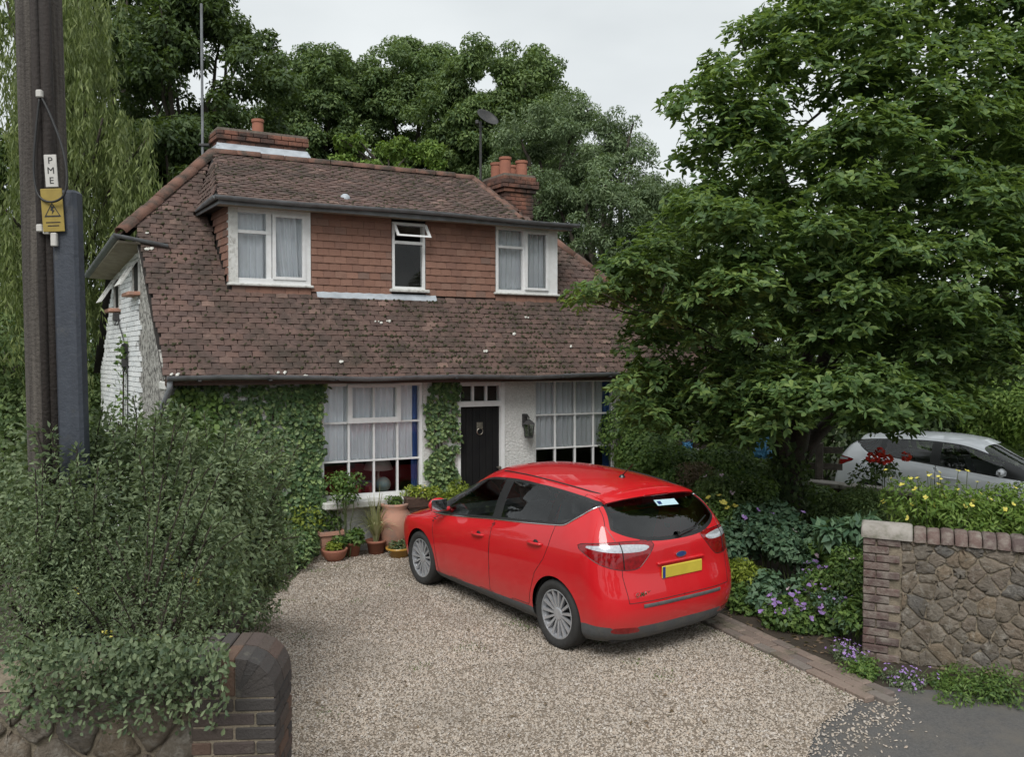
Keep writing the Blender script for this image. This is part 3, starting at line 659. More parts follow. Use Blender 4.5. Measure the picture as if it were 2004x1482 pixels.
# door, fanlight, frame
m = HM(); m.box(DR[0], DR[0]+.045, .0, .12, 0, 2.38); m.box(DR[1]-.06, DR[1], -.012, .12, 0, 2.38); m.box(DR[0]+.045, DR[1]-.06, .0, .12, 2.02, 2.1); m.box(DR[0]+.045, DR[1]-.06, .0, .12, 2.33, 2.38)
dfr = m.build('door_frame', 'white_paint', house)
m = HM(); m.box(DR[0]+.045, DR[1]-.06, .055, .1, .03, 2.02); door = m.build('door', 'black_paint', house)
for i in range(6):
    m = HM(); wd_ = (DR[1]-DR[0]-.105)/6; x = DR[0]+.045+wd_*i; m.bevbox(x+.003, x+wd_-.003, .04, .056, .04, 2.01, .006); m.build('board', 'black_paint', door)
m = HM(); x = (DR[0]+DR[1])/2-.01; m.bevbox(x-.05, x+.05, .02, .042, 1.68, 1.78, .008); m.lathe([(.045, 0), (.055, .006), (.045, .012)], 16, (x, .02, 1.64), 'y'); m.build('knocker', 'brass_dull', door)
m = HM(); m.lathe([(0, -.05), (.025, -.045), (.03, -.02), (.012, 0), (.012, .045)], 12, (DR[1]-.1, .0, 1.08), 'y'); m.tube([(DR[1]-.1, .02, 1.0), (DR[1]-.1, -.02, .98), (DR[1]-.1, -.02, .88), (DR[1]-.1, .02, .86)], .01, 8); m.build('door_handle', 'brass_dull', door)
m = HM(); m.lathe([(0, -.016), (.028, -.012), (.03, 0)], 12, (DR[1]+.03, -.002, 1.02), 'y'); m.build('bell_push', 'black_paint', house)
for i in range(3):
    wd_ = (DR[1]-DR[0]-.105)/3; x = DR[0]+.045+wd_*i
    m = HM(); m.box(x+.006, x+wd_-.006, .05, .054, 2.1, 2.33); m.build('fanlight_pane', 'window_glass', dfr)
    if i:
        m = HM(); m.box(x-.014, x+.014, .03, .08, 2.1, 2.33); m.build('glazing_bar', 'white_paint', dfr)
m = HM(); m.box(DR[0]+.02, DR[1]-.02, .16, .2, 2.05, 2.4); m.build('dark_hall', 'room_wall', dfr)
m = HM(); m.bevbox(DR[0]-.05, DR[1]+.05, -.32, .1, .0, .06, .015); m.build('door_step', 'old_stone', house)
# vent dome and small marks on the dormer roof
m = HM(); c = (2.65, .8, 5.1)
m.lathe([(.075, -.04), (.075, .03), (.06, .07), (.03, .095), (0, .1)], 16, c); m.build('roof_vent', 'lead', house, True)
# chimneys of single bricks
def chimney(a0, a1, b0, b1, z0, courses, corbel, pots, name='chimney', potm='terracotta', ph=.3, pr=.1):
    m = HM(); m.box(a0+.012, a1-.012, b0+.012, b1-.012, z0, z0+courses*.075-.005); ch = m.build(name, 'mortar', house)
    bm_cache = {}
    for r in range(courses):
        k = corbel.get(r, 0)*.035; z = z0+r*.075
        A0, A1, B0, B1 = a0-k, a1+k, b0-k, b1+k
        for side in range(4):
            ln = (A1-A0) if side < 2 else (B1-B0)-.205
            off = 0 if r % 2 else -.11; u = off
            while u < ln-.02:
                u0, u1 = max(u, 0), min(u+.215, ln)
                if u1-u0 > .03:
                    j = random.uniform(0, .006)
                    if side == 0: q = (A0+u0, A0+u1, B0-j, B0+.1)
                    elif side == 1: q = (A0+u0, A0+u1, B1-.1, B1+j)
                    elif side == 2: q = (A0-j, A0+.1, B0+.103+u0, B0+.103+u1)
                    else: q = (A1-.1, A1+j, B0+.103+u0, B0+.103+u1)
                    m = HM(); m.bevbox(*q, z, z+.066, .006); m.build('brick', 'chimney_brick', ch)
                u += .225
    zt = z0+courses*.075
    m = HM(); m.prism([(a0-.02, b0-.02, zt-.008), (a1+.02, b0-.02, zt-.008), (a1+.02, b1+.02, zt-.008), (a0-.02, b1+.02, zt-.008)], (0, 0, .04)); m.build('flaunching', 'mortar', ch)
    for (pa, pb, h) in pots:
        m = HM(); m.lathe([(pr*.95, 0), (pr*.98, h*.5), (pr*.92, h-.05), (pr*1.08, h-.045), (pr*1.08, h), (pr*.85, h), (pr*.8, h-.1), (.0, h-.12)], 20, (pa, pb, zt+.02)); m.build('chimney_pot', potm, ch, True, sharp=40)
    return ch
cl = chimney(1.36, 2.74, 2.62, 3.05, 5.75, 9, {7: 1, 8: 1}, [(2.03, 2.83, .26)], pr=.09)
m = HM(); m.prism([(1.28, 2.5, 6.06), (2.80, 2.5, 6.06), (2.76, 2.6, 6.2), (1.33, 2.6, 6.2)], (0, .012, .01)); m.box(1.3, 1.35, 2.56, 3.1, 5.9, 6.16); m.box(2.745, 2.775, 2.56, 3.1, 5.9, 6.16); m.build('lead_flashing', 'lead', cl)
cr_ = chimney(6.14, 6.72, 2.2, 2.86, 4.2, 25, {21: 1, 22: 2, 23: 2, 24: 1}, [(6.26, 2.38, .34), (6.58, 2.36, .3), (6.28, 2.7, .3), (6.58, 2.7, .28)])
# television mast at the left chimney
t = thing('aerial_mast', 'tall thin metal aerial mast rising beside the left chimney stack', 'mast', hw(1.2, 2.95, 5.9))
m = MB(); m.tube([(0, 0, -.3), (.0, 0, 2.6)], .022, 8); m.build('pole', 'gutter', t)
m = MB(); m.bevbox(-.05, .12, -.04, .04, .1, .14, .006); m.bevbox(-.05, .12, -.04, .04, .3, .34, .006); m.build('bracket', 'iron', t)
# satellite dish on its pole
t = thing('satellite_dish', 'dark oval satellite dish on a thin pole by the right chimney', 'satellite dish', hw(5.9, 2.6, 5.55))
pz = hw(5.99, 2.6, 7.1)
m = MB(); m.tube([(0, 0, -.1), (0, 0, 1.55)], .022, 8); m.build('pole', 'iron', t)
m = MB(); V = []; F = []; nr, na = 8, 32
Rm = Matrix.Rotation(math.radians(40), 4, 'Z') @ Matrix.Rotation(math.radians(52), 4, 'X')
for side in (0, 1):
    for i in range(nr+1):
        r = i/nr
        for k in range(na):
            a = 2*PI*k/na; v = Rm @ Vector((.225*r*math.cos(a), .2*r*math.sin(a), .08*r*r-.006*side)); V.append((v.x+.1, v.y-.05, v.z+1.56))
for side in (0, 1):
    o_ = side*(nr+1)*na
    for i in range(nr):
        for k in range(na):
            q = (o_+i*na+k, o_+i*na+(k+1) % na, o_+(i+1)*na+(k+1) % na, o_+(i+1)*na+k); F.append(q if side == 0 else q[::-1])
for k in range(na): F.append((nr*na+k, nr*na+(k+1) % na, (nr+1)*na+nr*na+(k+1) % na, (nr+1)*na+nr*na+k))
link('dish', newmesh('dish', V, F, 'iron', True), t)
m = MB(); m.tube([(.06, -.1, 1.42), (-.02, -.28, 1.36), (-.05, -.34, 1.42)], .012, 6); m.bevbox(-.08, -.02, -.38, -.3, 1.4, 1.47, .01); m.build('receiver_arm', 'iron', t)
# wall lantern
t = thing('wall_lantern', 'black wall lantern on white roughcast beside the door', 'lantern', hw(5.1, 0, 1.72), TH)
m = MB(); m.bevbox(-.045, .045, -.03, 0, -.03, .17, .008); m.tube([(0, -.03, .12), (0, -.1, .16), (0, -.16, .12), (0, -.16, .09)], .011, 8); m.build('bracket', 'iron', t)
m = MB(); c = (0, -.16, 0)
m.lathe([(.0, .1), (.03, .085), (.1, .03), (.105, .02)], 6, c); m.lathe([(.07, -.19), (.075, -.17), (.07, -.165)], 6, c)
for k in range(6):
    a = 2*PI*k/6; m.tube([(.095*math.cos(a), -.16+.095*math.sin(a), .02), (.07*math.cos(a), -.16+.07*math.sin(a), -.17)], .007, 5)
m.build('cage', 'iron', t)
m = MB(); m.lathe([(.088, .015), (.063, -.165)], 6, c); m.build('glass', 'lantern_glass', t)
# room things behind the left window
t = thing('armchair', 'dark red armchair inside the room behind the lower left window', 'armchair', hw(2.35, .75, .1), TH)
m = MB(); m.bevbox(-.3, .5, .3, .55, 0, 1.0, .06); m.build('backrest', 'red_cloth', t); m = MB(); m.bevbox(-.28, .48, -.3, .3, 0, .55, .05); m.build('seat', 'red_cloth', t)
for x in (-.42, .5):
    m = MB(); m.bevbox(x, x+.14, -.3, .5, 0, .8, .05); m.build('armrest', 'red_cloth', t)
t = thing('table_lamp', 'pale shaded table lamp inside behind the left window', 'lamp', hw(3.05, .6, .1), TH)
m = MB(); m.lathe([(.1, 1.28), (.22, .98)], 24); m.build('shade', 'lampshade', t, True); m = MB(); m.lathe([(.0, .0), (.14, .0), (.14, .03), (.03, .06), (.03, .7), (.07, .78), (.02, .9), (.02, 1.1)], 16); m.build('stand', 'brass_dull', t, True)
t = thing('globe_ornament', 'round greenish globe standing on the inner window ledge', 'globe', hw(3.0, .32, .72), TH)
m = MB(); m.lathe([(.11*math.sin(PI*i/12), .17-.11*math.cos(PI*i/12)) for i in range(13)], 20); m.build('ball', 'globe', t, True); m = MB(); m.lathe([(.06, 0), (.06, .02), (.015, .03), (.015, .07)], 12); m.build('foot', 'brass_dull', t)
t = thing('red_candlestick', 'small bright red candle pot on the inner window ledge', 'candle', hw(2.6, .28, .74), TH)
m = MB(); m.lathe([(.05, 0), (.05, .16), (.04, .17), (0, .17)], 14); m.build('candle', 'red_cloth', t, True); m = MB(); m.lathe([(.07, 0), (.075, .015), (.055, .02)], 14); m.build('saucer', 'red_cloth', t)
m = HM(); m.box(LW[0]+.02, LW[1]-.02, .225, .45, .68, .72); m.build('window_board', 'white_paint', wl)
# ---------------------------------------------------------------- cars
def carpaint(name, c, flake=.0):
    m, t, o, b = nodemat(name)
    col = ramp(t, noise(t, 2.5, 3), [(.3, tuple(x*.94 for x in c)), (.7, c)])
    tcn = t.nodes.new('ShaderNodeTexCoord'); sx = t.nodes.new('ShaderNodeSeparateXYZ'); t.links.new(tcn.outputs['Object'], sx.inputs[0])
    low = mth(t, 'MULTIPLY', mth(t, 'SUBTRACT', .52, sx.outputs[2]), 1.5)            # road dust on the lower panels
    dst = mth(t, 'MULTIPLY', mth(t, 'MAXIMUM', low, .0), noise(t, 9, 6, .65))
    t.links.new(mixc(t, dst, col, (.25, .2, .16)), b.inputs['Base Color'])
    t.links.new(mth(t, 'ADD', dst, .5), b.inputs['Roughness']); b.inputs['Coat Weight'].default_value = 1; b.inputs['Coat Roughness'].default_value = .025; b.inputs['Specular IOR Level'].default_value = .25
carpaint('red_paint', (.6, .008, .014)); carpaint('white_carpaint', (.9, .92, .95))
pm('car_black', (.012, .012, .013), (.018, .018, .018), 20, .35)
pm('car_trim', (.1, .105, .11), (.075, .08, .083), 30, .7, .2, 200, stain=(.14, .125, .105), stscale=8, stlo=.5, sthi=.8)
pm('tyre', (.022, .022, .022), (.035, .034, .032), 25, .85, .2, 120)
pm('alloy', (.5, .51, .53), (.42, .43, .45), 20, .35, metal=.5)
pm('wheel_dark', (.018, .018, .02), (.03, .028, .026), 20, .7)
pm('chrome', (.75, .76, .78), (.68, .69, .7), 10, .12, metal=1)
pm('lamp_red', (.16, .002, .004), (.3, .004, .008), 30, .1, coat=.6)
pm('lamp_clear', (.62, .64, .68), (.42, .44, .47), 55, .15, metal=.35, coat=1)
pm('plate_yellow', (.62, .5, .06), (.55, .44, .05), 12, .45)
pm('plate_blue', (.02, .04, .2), (.02, .04, .2), 5, .5)
pm('badge_blue', (.03, .06, .2), (.02, .05, .16), 8, .25, coat=.6)
pm('sticker', (.45, .65, .72), (.5, .7, .76), 30, .6)
pm('seat_cloth', (.05, .052, .058), (.035, .036, .04), 30, .9)
glassmat('car_glass', (.78, .82, .8), .02, .005, ior=1.45)
glassmat('car_rear_glass', (.5, .54, .53), .03, .005, ior=1.5)

def catmull(P, n):                                # P (k, ...) control rows, n samples per span; passes through the points
    P = np.asarray(P, float); k = len(P); out = []
    Q = np.concatenate([2*P[:1]-P[1:2], P, 2*P[-1:]-P[-2:-1]])
    for i in range(k-1):
        p0, p1, p2, p3 = Q[i], Q[i+1], Q[i+2], Q[i+3]
        for s_ in range(n[i] if hasattr(n, '__len__') else n):
            t = s_/(n[i] if hasattr(n, '__len__') else n)
            out.append(.5*((2*p1)+(-p0+p2)*t+(2*p0-5*p1+4*p2-p3)*t*t+(-p0+3*p1-3*p2+p3)*t**3))
    out.append(P[-1]); return np.array(out)
def densify(poly, d=.01, closed=True):
    P = [np.array(p, float) for p in poly]; out = []
    for i in range(len(P) if closed else len(P)-1):
        a, b = P[i], P[(i+1) % len(P)]; n = max(1, int(np.linalg.norm(b-a)/d))
        out += [a+(b-a)*j/n for j in range(n)]
    return np.array(out)
def smoothpoly(pts, n=8, closed=True):            # rounded closed outline through points
    P = np.array(pts, float); k = len(P); out = []
    for i in range(k):
        p0, p1, p2, p3 = P[i-1], P[i], P[(i+1) % k], P[(i+2) % k]
        for s_ in range(n):
            t = s_/n; out.append(.5*((2*p1)+(-p0+p2)*t+(2*p0-5*p1+4*p2-p3)*t*t+(-p0+3*p1-3*p2+p3)*t**3))
    return np.array(out)

def build_car(S, root):
    """S: dictionary of the car's shape; builds the parts under root. Car axes: x forward from the rear axle, y left, z up."""
    lv = S['levels']                              # rows: z_side(x) points, W, F, R, Lf, Lr, nf, nr, zf, zr
    NF, NS, NR = 26, 190, 44                      # columns: front quarter, side, rear quarter
    rows = []
    for q in lv:
        F, R, W, Lf, Lr, nf, nr = q['F'], q['R'], q['W'], q['Lf'], q['Lr'], q['nf'], q['nr']
        pts = []
        wt = lambda x: W*np.interp(x, *q.get('wx', ([-9, 9], [1, 1])))
        for i in range(NF):
            t = (i/NF)*PI/2; pts.append((F-Lf+Lf*math.cos(t)**(2/nf), wt(F-Lf)*math.sin(t)**(2/nf)))
        for i in range(NS+1):
            u = i/NS; x = (F-Lf)+(R+Lr-F+Lf)*u; pts.append((x, wt(x)))
        for i in range(1, NR+1):
            t = (i/NR)*PI/2; pts.append((R+Lr-Lr*math.sin(t)**(2/nr), wt(R+Lr)*max(math.cos(t), 0)**(2/nr)))
        pts = np.array(pts); z = np.interp(pts[:, 0], *q['z'])
        for _ in range(10): z = np.concatenate([z[:1], (z[:-2]+2*z[1:-1]+z[2:])/4, z[-1:]])
        rows.append(np.concatenate([pts, z[:, None]], 1))
    G = catmull(np.array(rows), S['spans'])       # (nrow, ncol, 3)
    # roof cap: ring pulled towards a spine, height from one smooth surface
    def roofz(x, y): return np.interp(x, S['roofx'], S['roofz'])-S['crown']*np.abs(y)**2.2
    fx = np.linspace(-3, 5, 801); fz = np.interp(fx, S['roofx'], S['roofz'])
    for _ in range(400): fz = np.concatenate([fz[:1], (fz[:-2]+2*fz[1:-1]+fz[2:])/4, fz[-1:]])
    def roofz(x, y): return np.interp(x, fx, fz)-S['crown']*np.abs(y)**2.2
    nr_, nc = G.shape[:2]
    # top rows are moved on to the roof surface smoothly
    top = G[-1].copy(); top[:, 2] = roofz(top[:, 0], top[:, 1]); dz = top[:, 2]-G[-1][:, 2]
    k = S['spans'][-1]+S['spans'][-2]
    for i in range(k+1): G[nr_-1-k+i, :, 2] += dz*(i/k)**2
    cap = []
    for i in range(1, 13):
        s_ = i/12; sp = np.clip(top[:, 0], S['spine'][0], S['spine'][1]); c = np.stack([top[:, 0]+(sp-top[:, 0])*s_, top[:, 1]*(1-s_), np.zeros(nc)], 1)
        c[:, 2] = roofz(c[:, 0], c[:, 1]); cap.append(c)
    V = G.reshape(-1, 3).copy(); idx = np.arange(nr_*nc).reshape(nr_, nc)
    Fc = np.stack([idx[:-1, :-1], idx[:-1, 1:], idx[1:, 1:], idx[1:, :-1]], -1).reshape(-1, 4)
    col = np.tile(np.arange(nc), nr_); colf = np.tile(np.arange(nc-1), nr_-1)
    seg = np.sqrt((np.diff(G[S['refrow']], axis=0)[:, :2]**2).sum(1)); s_arc = np.concatenate([[0], np.cumsum(seg)]); s_arc -= s_arc[NF+NS]   # 0 where the rear corner starts
    # tangents for snapping
    Tu = np.gradient(G, axis=1).reshape(-1, 3); Tv = np.gradient(G, axis=0).reshape(-1, 3)
    dS = np.gradient(s_arc)[col]
    dom = {'side': (V[:, [0, 2]], Tu[:, [0, 2]], Tv[:, [0, 2]]), 'rear': (V[:, [1, 2]], Tu[:, [1, 2]], Tv[:, [1, 2]]),
           'front': (V[:, [1, 2]], Tu[:, [1, 2]], Tv[:, [1, 2]]),
           'wrap': (np.stack([s_arc[col], V[:, 2]], 1), np.stack([dS, Tu[:, 2]], 1), np.stack([0*dS, Tv[:, 2]], 1))}
    lab = np.full(len(Fc), 0); names = ['body']
    moved = np.zeros(len(V), bool)
    for (nm, d, poly, cond) in S['panels']:
        D, du, dv = dom[d]
        Q = densify(poly, .006)
        cen = D[Fc].mean(1); v3 = V[Fc].mean(1)
        ins = inpoly(cen, [tuple(p) for p in poly]) & (lab == 0)
        if d == 'side': ins &= v3[:, 1] > .25
        if d == 'rear': ins &= (colf >= NF+NS-4)
        if d == 'front': ins &= (colf <= NF+6)
        if cond: ins &= cond(v3)
        if not ins.any(): continue
        names.append(nm); lab[ins] = len(names)-1
        inn = np.zeros(len(V), bool); inn[Fc[ins].ravel()] = True; out_ = np.zeros(len(V), bool); out_[Fc[~ins].ravel()] = True
        for v in np.nonzero(inn & out_ & ~moved)[0]:
            dd = Q-D[v]; j = (dd**2).sum(1).argmin(); d2 = dd[j]
            if np.hypot(*d2) > .035: continue
            M2 = np.array([du[v], dv[v]]).T; det = np.linalg.det(M2)
            if abs(det) < 1e-7: continue
            ab = np.linalg.solve(M2, d2)
            if np.abs(ab).max() > 2.6: continue
            V[v] += Tu[v]*ab[0]+Tv[v]*ab[1]; moved[v] = True
    mir = np.array([1, -1, 1])
    holes = set(S['holes'])
    for k, nm in enumerate(names):
        if nm in holes: continue
        f = Fc[lab == k]; used = np.unique(f); mp_ = np.full(len(V), -1); mp_[used] = np.arange(len(used)); vv = V[used]; ff = mp_[f]
        both = S['pairs'].get(nm, 'merge')
        mat = S['mats'].get(nm, S['paint'])
        pn = S['names'].get(nm, nm)
        if both == 'merge':
            n = len(vv); V2 = np.concatenate([vv, vv*mir]); F2 = np.concatenate([ff, ff[:, ::-1]+n])
            me = npmesh(pn, V2, F2, mat, True)
            import bmesh
            b_ = bmesh.new(); b_.from_mesh(me); bmesh.ops.remove_doubles(b_, verts=[v for v in b_.verts if abs(v.co.y) < .004], dist=.006); b_.to_mesh(me); b_.free()
            link(pn, me, root)
        else:
            link(pn, npmesh(pn, vv, ff, mat, True), root); link(pn, npmesh(pn, vv*mir, ff[:, ::-1], mat, True), root)
    # roof
    TV_ = np.concatenate([V.reshape(nr_, nc, 3)[-1:]]+[c[None] for c in cap]); n1 = TV_.shape[0]
    ri = np.arange(n1*nc).reshape(n1, nc); RF = np.stack([ri[:-1, :-1], ri[:-1, 1:], ri[1:, 1:], ri[1:, :-1]], -1).reshape(-1, 4); RV = TV_.reshape(-1, 3)
    me = npmesh('roof', np.concatenate([RV, RV*mir]), np.concatenate([RF, RF[:, ::-1]+len(RV)]), S['paint'], True)
    import bmesh
    b_ = bmesh.new(); b_.from_mesh(me); bmesh.ops.remove_doubles(b_, verts=[v for v in b_.verts if abs(v.co.y) < .003], dist=.004); b_.to_mesh(me); b_.free()
    link('roof', me, root)
    # panel gaps: dark threads along the borders between painted panels
    ed = {}
    for fi, f in enumerate(Fc):
        for a, b in zip(f, np.roll(f, -1)):
            key = (min(a, b), max(a, b)); ed.setdefault(key, []).append(fi)
    gm = MB(); solid = set(S['gapped'])
    for (a, b), fs in ed.items():
        if len(fs) == 2 and lab[fs[0]] != lab[fs[1]] and (names[lab[fs[0]]] in solid and names[lab[fs[1]]] in solid):
            for s_ in (mir*0+1, mir): gm.tube([V[a]*s_, V[b]*s_], .0032, 4, False)
    if gm.v: gm.build('panel_gap', 'car_black', root)['kind'] = 'stuff'
    return V, Fc, lab, names, roofz, G

def wheel(root, x, y, R=.322, rim=.232, wdt=.21, spokes=15):
    sg = 1 if y > 0 else -1
    w_ = link('wheel', None, root, (x, y, R))
    def prof(m, p, n=40): m.lathe([(r, h*sg) for r, h in p], n, axis='y')
    h = wdt/2
    m = MB(); prof(m, [(rim, -h*.8), (rim+.02, -h), (R-.03, -h*1.02), (R-.008, -h*.86), (R, -h*.7), (R, h*.7), (R-.008, h*.86), (R-.03, h*1.02), (rim+.03, h*1.0), (rim+.004, h*.86), (rim-.004, h*.8)]); m.build('tyre', 'tyre', w_, True)
    m = MB(); prof(m, [(rim, h*.82), (rim-.012, h*.84), (rim-.016, h*.6), (rim-.03, h*.2), (rim-.03, -h*.8)]);
    for k in range(spokes):
        a = 2*PI*k/spokes; ca, sa = math.cos(a), math.sin(a); tx, ty = -sa, ca
        def P(r, o, yy): return (ca*r+tx*o, yy*sg, sa*r+ty*o)
        r0, r1 = .045, rim-.012; w0, w1 = .010, .0135
        ys0, ys1 = h*.62, h*.78
        V_ = [P(r0, -w0, ys0), P(r0, w0, ys0), P(r1, w1, ys1), P(r1, -w1, ys1), P(r0, -w0, ys0-.03), P(r0, w0, ys0-.03), P(r1, w1, ys1-.03), P(r1, -w1, ys1-.03)]
        m.add(V_, [(0,1,2,3),(4,7,6,5),(0,4,5,1),(1,5,6,2),(2,6,7,3),(3,7,4,0)])
    prof(m, [(.062, h*.45), (.062, h*.66), (.05, h*.7), (.03, h*.71), (0, h*.71)], 20)
    m.build('rim', 'alloy', w_)
    m = MB(); prof(m, [(0, h*.2), (rim-.032, h*.2)], 32); m.build('brake_disc', 'wheel_dark', w_)
    return w_
def circ(cx, cz, r, n=40): return [(cx+r*math.cos(2*PI*i/n), cz+r*math.sin(2*PI*i/n)) for i in range(n)]

def ribbon(root, name, pts, r, mat, n=6): m = MB(); m.tube(pts, r, n); return m.build(name, mat, root, True)
def surf_y(V, x, z, ymin=.25):                    # outer half-width of the shell near (x, z)
    s = V[(V[:, 1] > ymin) & (V[:, 0] > -.5)]; d = (s[:, 0]-x)**2+(s[:, 2]-z)**2; j = np.argsort(d)[:4]; return float(np.average(s[j, 1], weights=1/(d[j]+1e-6)))
def surf_x(V, y, z, front=False):
    s = V[(V[:, 0] > 1.5)] if front else V[(V[:, 0] < .1)]; d = (s[:, 1]-abs(y))**2+(s[:, 2]-z)**2; j = np.argsort(d)[:4]; return float(np.average(s[j, 0], weights=1/(d[j]+1e-6)))

# the red family car
def K(z, W, F, R, Lf=.7, Lr=.45, nf=2.6, nr=3.2, wx=None):
    d = dict(z=z if isinstance(z, tuple) else ([-9, 9], [z, z]), W=W, F=F, R=R, Lf=Lf, Lr=Lr, nf=nf, nr=nr)
    if wx: d['wx'] = wx
    return d
tap = ([-.6, -.2, .8, 1.9, 2.7, 3.2], [.965, .99, 1, 1, .985, .95])
RED = dict(paint='red_paint', refrow=14, crown=.26, spine=(.1, 1.05),
  levels=[K(.17, .80, 3.38, -.62, wx=tap), K(.25, .868, 3.47, -.74, wx=tap), K(.40, .895, 3.52, -.795, nr=3.4, wx=tap), K(([-.9, 3.6], [.58, .54]), .908, 3.54, -.80, nr=3.4, wx=tap),
          K(([-.9, -.3, 2.4, 3.6], [.80, .80, .72, .67]), .914, 3.50, -.755, nr=3.2, wx=tap), K(([-.9, -.3, .5, 1.2, 2.3, 3.4], [1.0, 1.0, .955, .91, .81, .75]), .893, 3.40, -.738, nr=3.0, wx=tap),
          K(([-.9, -.62, -.4, -.1, .5, 1.1, 2.4, 2.9], [1.08, 1.085, 1.15, 1.165, 1.10, 1.035, .89, .92]), .842, 2.93, -.69, .78, .36, 2.3, 3.0, wx=([-.6, -.1, .6, 1.8, 2.4], [.94, .975, 1, 1, .97])),
          K(([-.9, -.1, .4, 1.0, 2.1], [1.25, 1.30, 1.275, 1.245, 1.14]), .775, 2.42, -.535, .7, .28, 2.3, 3.4, wx=([-.6, -.1, .6, 1.6], [.90, .95, 1, .985])),
          K(([-.9, -.3, 0, .7, 1.5], [1.39, 1.40, 1.43, 1.445, 1.39]), .675, 1.86, -.365, .55, .22, 2.3, 3.8, wx=([-.6, -.1, .6, 1.4], [.90, .945, 1, .97])),
          K(([-.9, -.3, 0, .7, 1.5], [1.45, 1.45, 1.48, 1.50, 1.44]), .605, 1.66, -.33, .5, .2, 2.3, 3.6, wx=([-.6, -.1, .6, 1.4], [.91, .95, 1, .97]))],
  spans=[4, 6, 8, 10, 8, 8, 12, 12, 6],
  roofx=[-1, -.3, 0, .4, .9, 1.3, 1.6, 2.0], roofz=[1.36, 1.49, 1.535, 1.568, 1.583, 1.568, 1.525, 1.43],
  holes=['arch'], pairs={}, names={}, mats={}, gapped=['body', 'front_door', 'rear_door', 'tailgate', 'fuel_flap', 'tail_lamp'])
for k in ('front_door', 'rear_door', 'front_side_glass', 'rear_side_glass', 'quarter_glass', 'tail_lamp', 'tail_lamp_clear', 'headlamp', 'lower_reflector'): RED['pairs'][k] = 'two'
RED['names'] = {'front_door': 'door', 'rear_door': 'door', 'front_side_glass': 'side_window', 'rear_side_glass': 'side_window', 'quarter_glass': 'quarter_window', 'tail_lamp': 'tail_light', 'tail_lamp_clear': 'indicator_lens', 'headlamp': 'headlight', 'trim': 'window_trim', 'gate_trim': 'rear_window_trim', 'sill': 'lower_trim', 'lower_reflector': 'reflector', 'tail_lamp_b': 'tail_light', 'gate_lamp_clear': 'indicator_lens'}
RED['mats'] = {'front_side_glass': 'car_glass', 'rear_side_glass': 'car_glass', 'quarter_glass': 'car_glass', 'rear_window': 'car_rear_glass', 'windscreen': 'car_glass', 'trim': 'car_black', 'gate_trim': 'car_black', 'screen_trim': 'car_black', 'sill': 'car_trim', 'tail_lamp': 'lamp_red', 'tail_lamp_clear': 'lamp_clear', 'headlamp': 'lamp_clear', 'lower_reflector': 'lamp_red', 'bumper_pad': 'car_trim'}
dlo = smoothpoly([(2.68, .89), (2.1, .932), (1.1, 1.045), (.5, 1.107), (.08, 1.152), (-.08, 1.185), (-.33, 1.36), (-.315, 1.392), (-.1, 1.425), (.3, 1.455), (.75, 1.468), (1.15, 1.455), (1.55, 1.40), (2.1, 1.19), (2.5, .99)], 6)
def inset(poly, d):
    P = np.array(poly); n = len(P); c = []
    ar = .5*sum(P[i-1][0]*P[i][1]-P[i][0]*P[i-1][1] for i in range(n)); sg = 1 if ar > 0 else -1
    for i in range(n):
        e = P[(i+1) % n]-P[i-1]; nn = np.array([-e[1], e[0]])/max(1e-9, np.hypot(*e)); c.append(P[i]+nn*d*sg)
    return np.array(c)
def clipx(poly, x0, x1):                          # clip polygon to x0<x<x1
    def cl(P, f, g):
        out = []
        for i in range(len(P)):
            a, b = P[i-1], P[i]
            if f(a) != f(b): t = g(a, b); out.append(a+(b-a)*t)
            if f(b): out.append(b)
        return out
    P = [np.array(p) for p in poly]
    P = cl(P, lambda p: p[0] > x0, lambda a, b: (x0-a[0])/(b[0]-a[0])); P = cl(P, lambda p: p[0] < x1, lambda a, b: (x1-a[0])/(b[0]-a[0]))
    return np.array(P)
gl = inset(dlo, .022)
rw = smoothpoly([(-.65, 1.17), (-.52, 1.115), (-.3, 1.07), (0, 1.058), (.3, 1.07), (.52, 1.115), (.65, 1.17), (.665, 1.21), (.60, 1.36), (.565, 1.405), (.3, 1.425), (0, 1.43), (-.3, 1.425), (-.565, 1.405), (-.60, 1.36), (-.665, 1.21)], 6)
gate = [(-.64, .565), (.64, .565), (.67, .8), (.645, 1.0), (.68, 1.12), (.70, 1.21), (.63, 1.38), (.6, 1.5), (-.6, 1.5), (-.63, 1.38), (-.70, 1.21), (-.68, 1.12), (-.645, 1.0), (-.67, .8)]
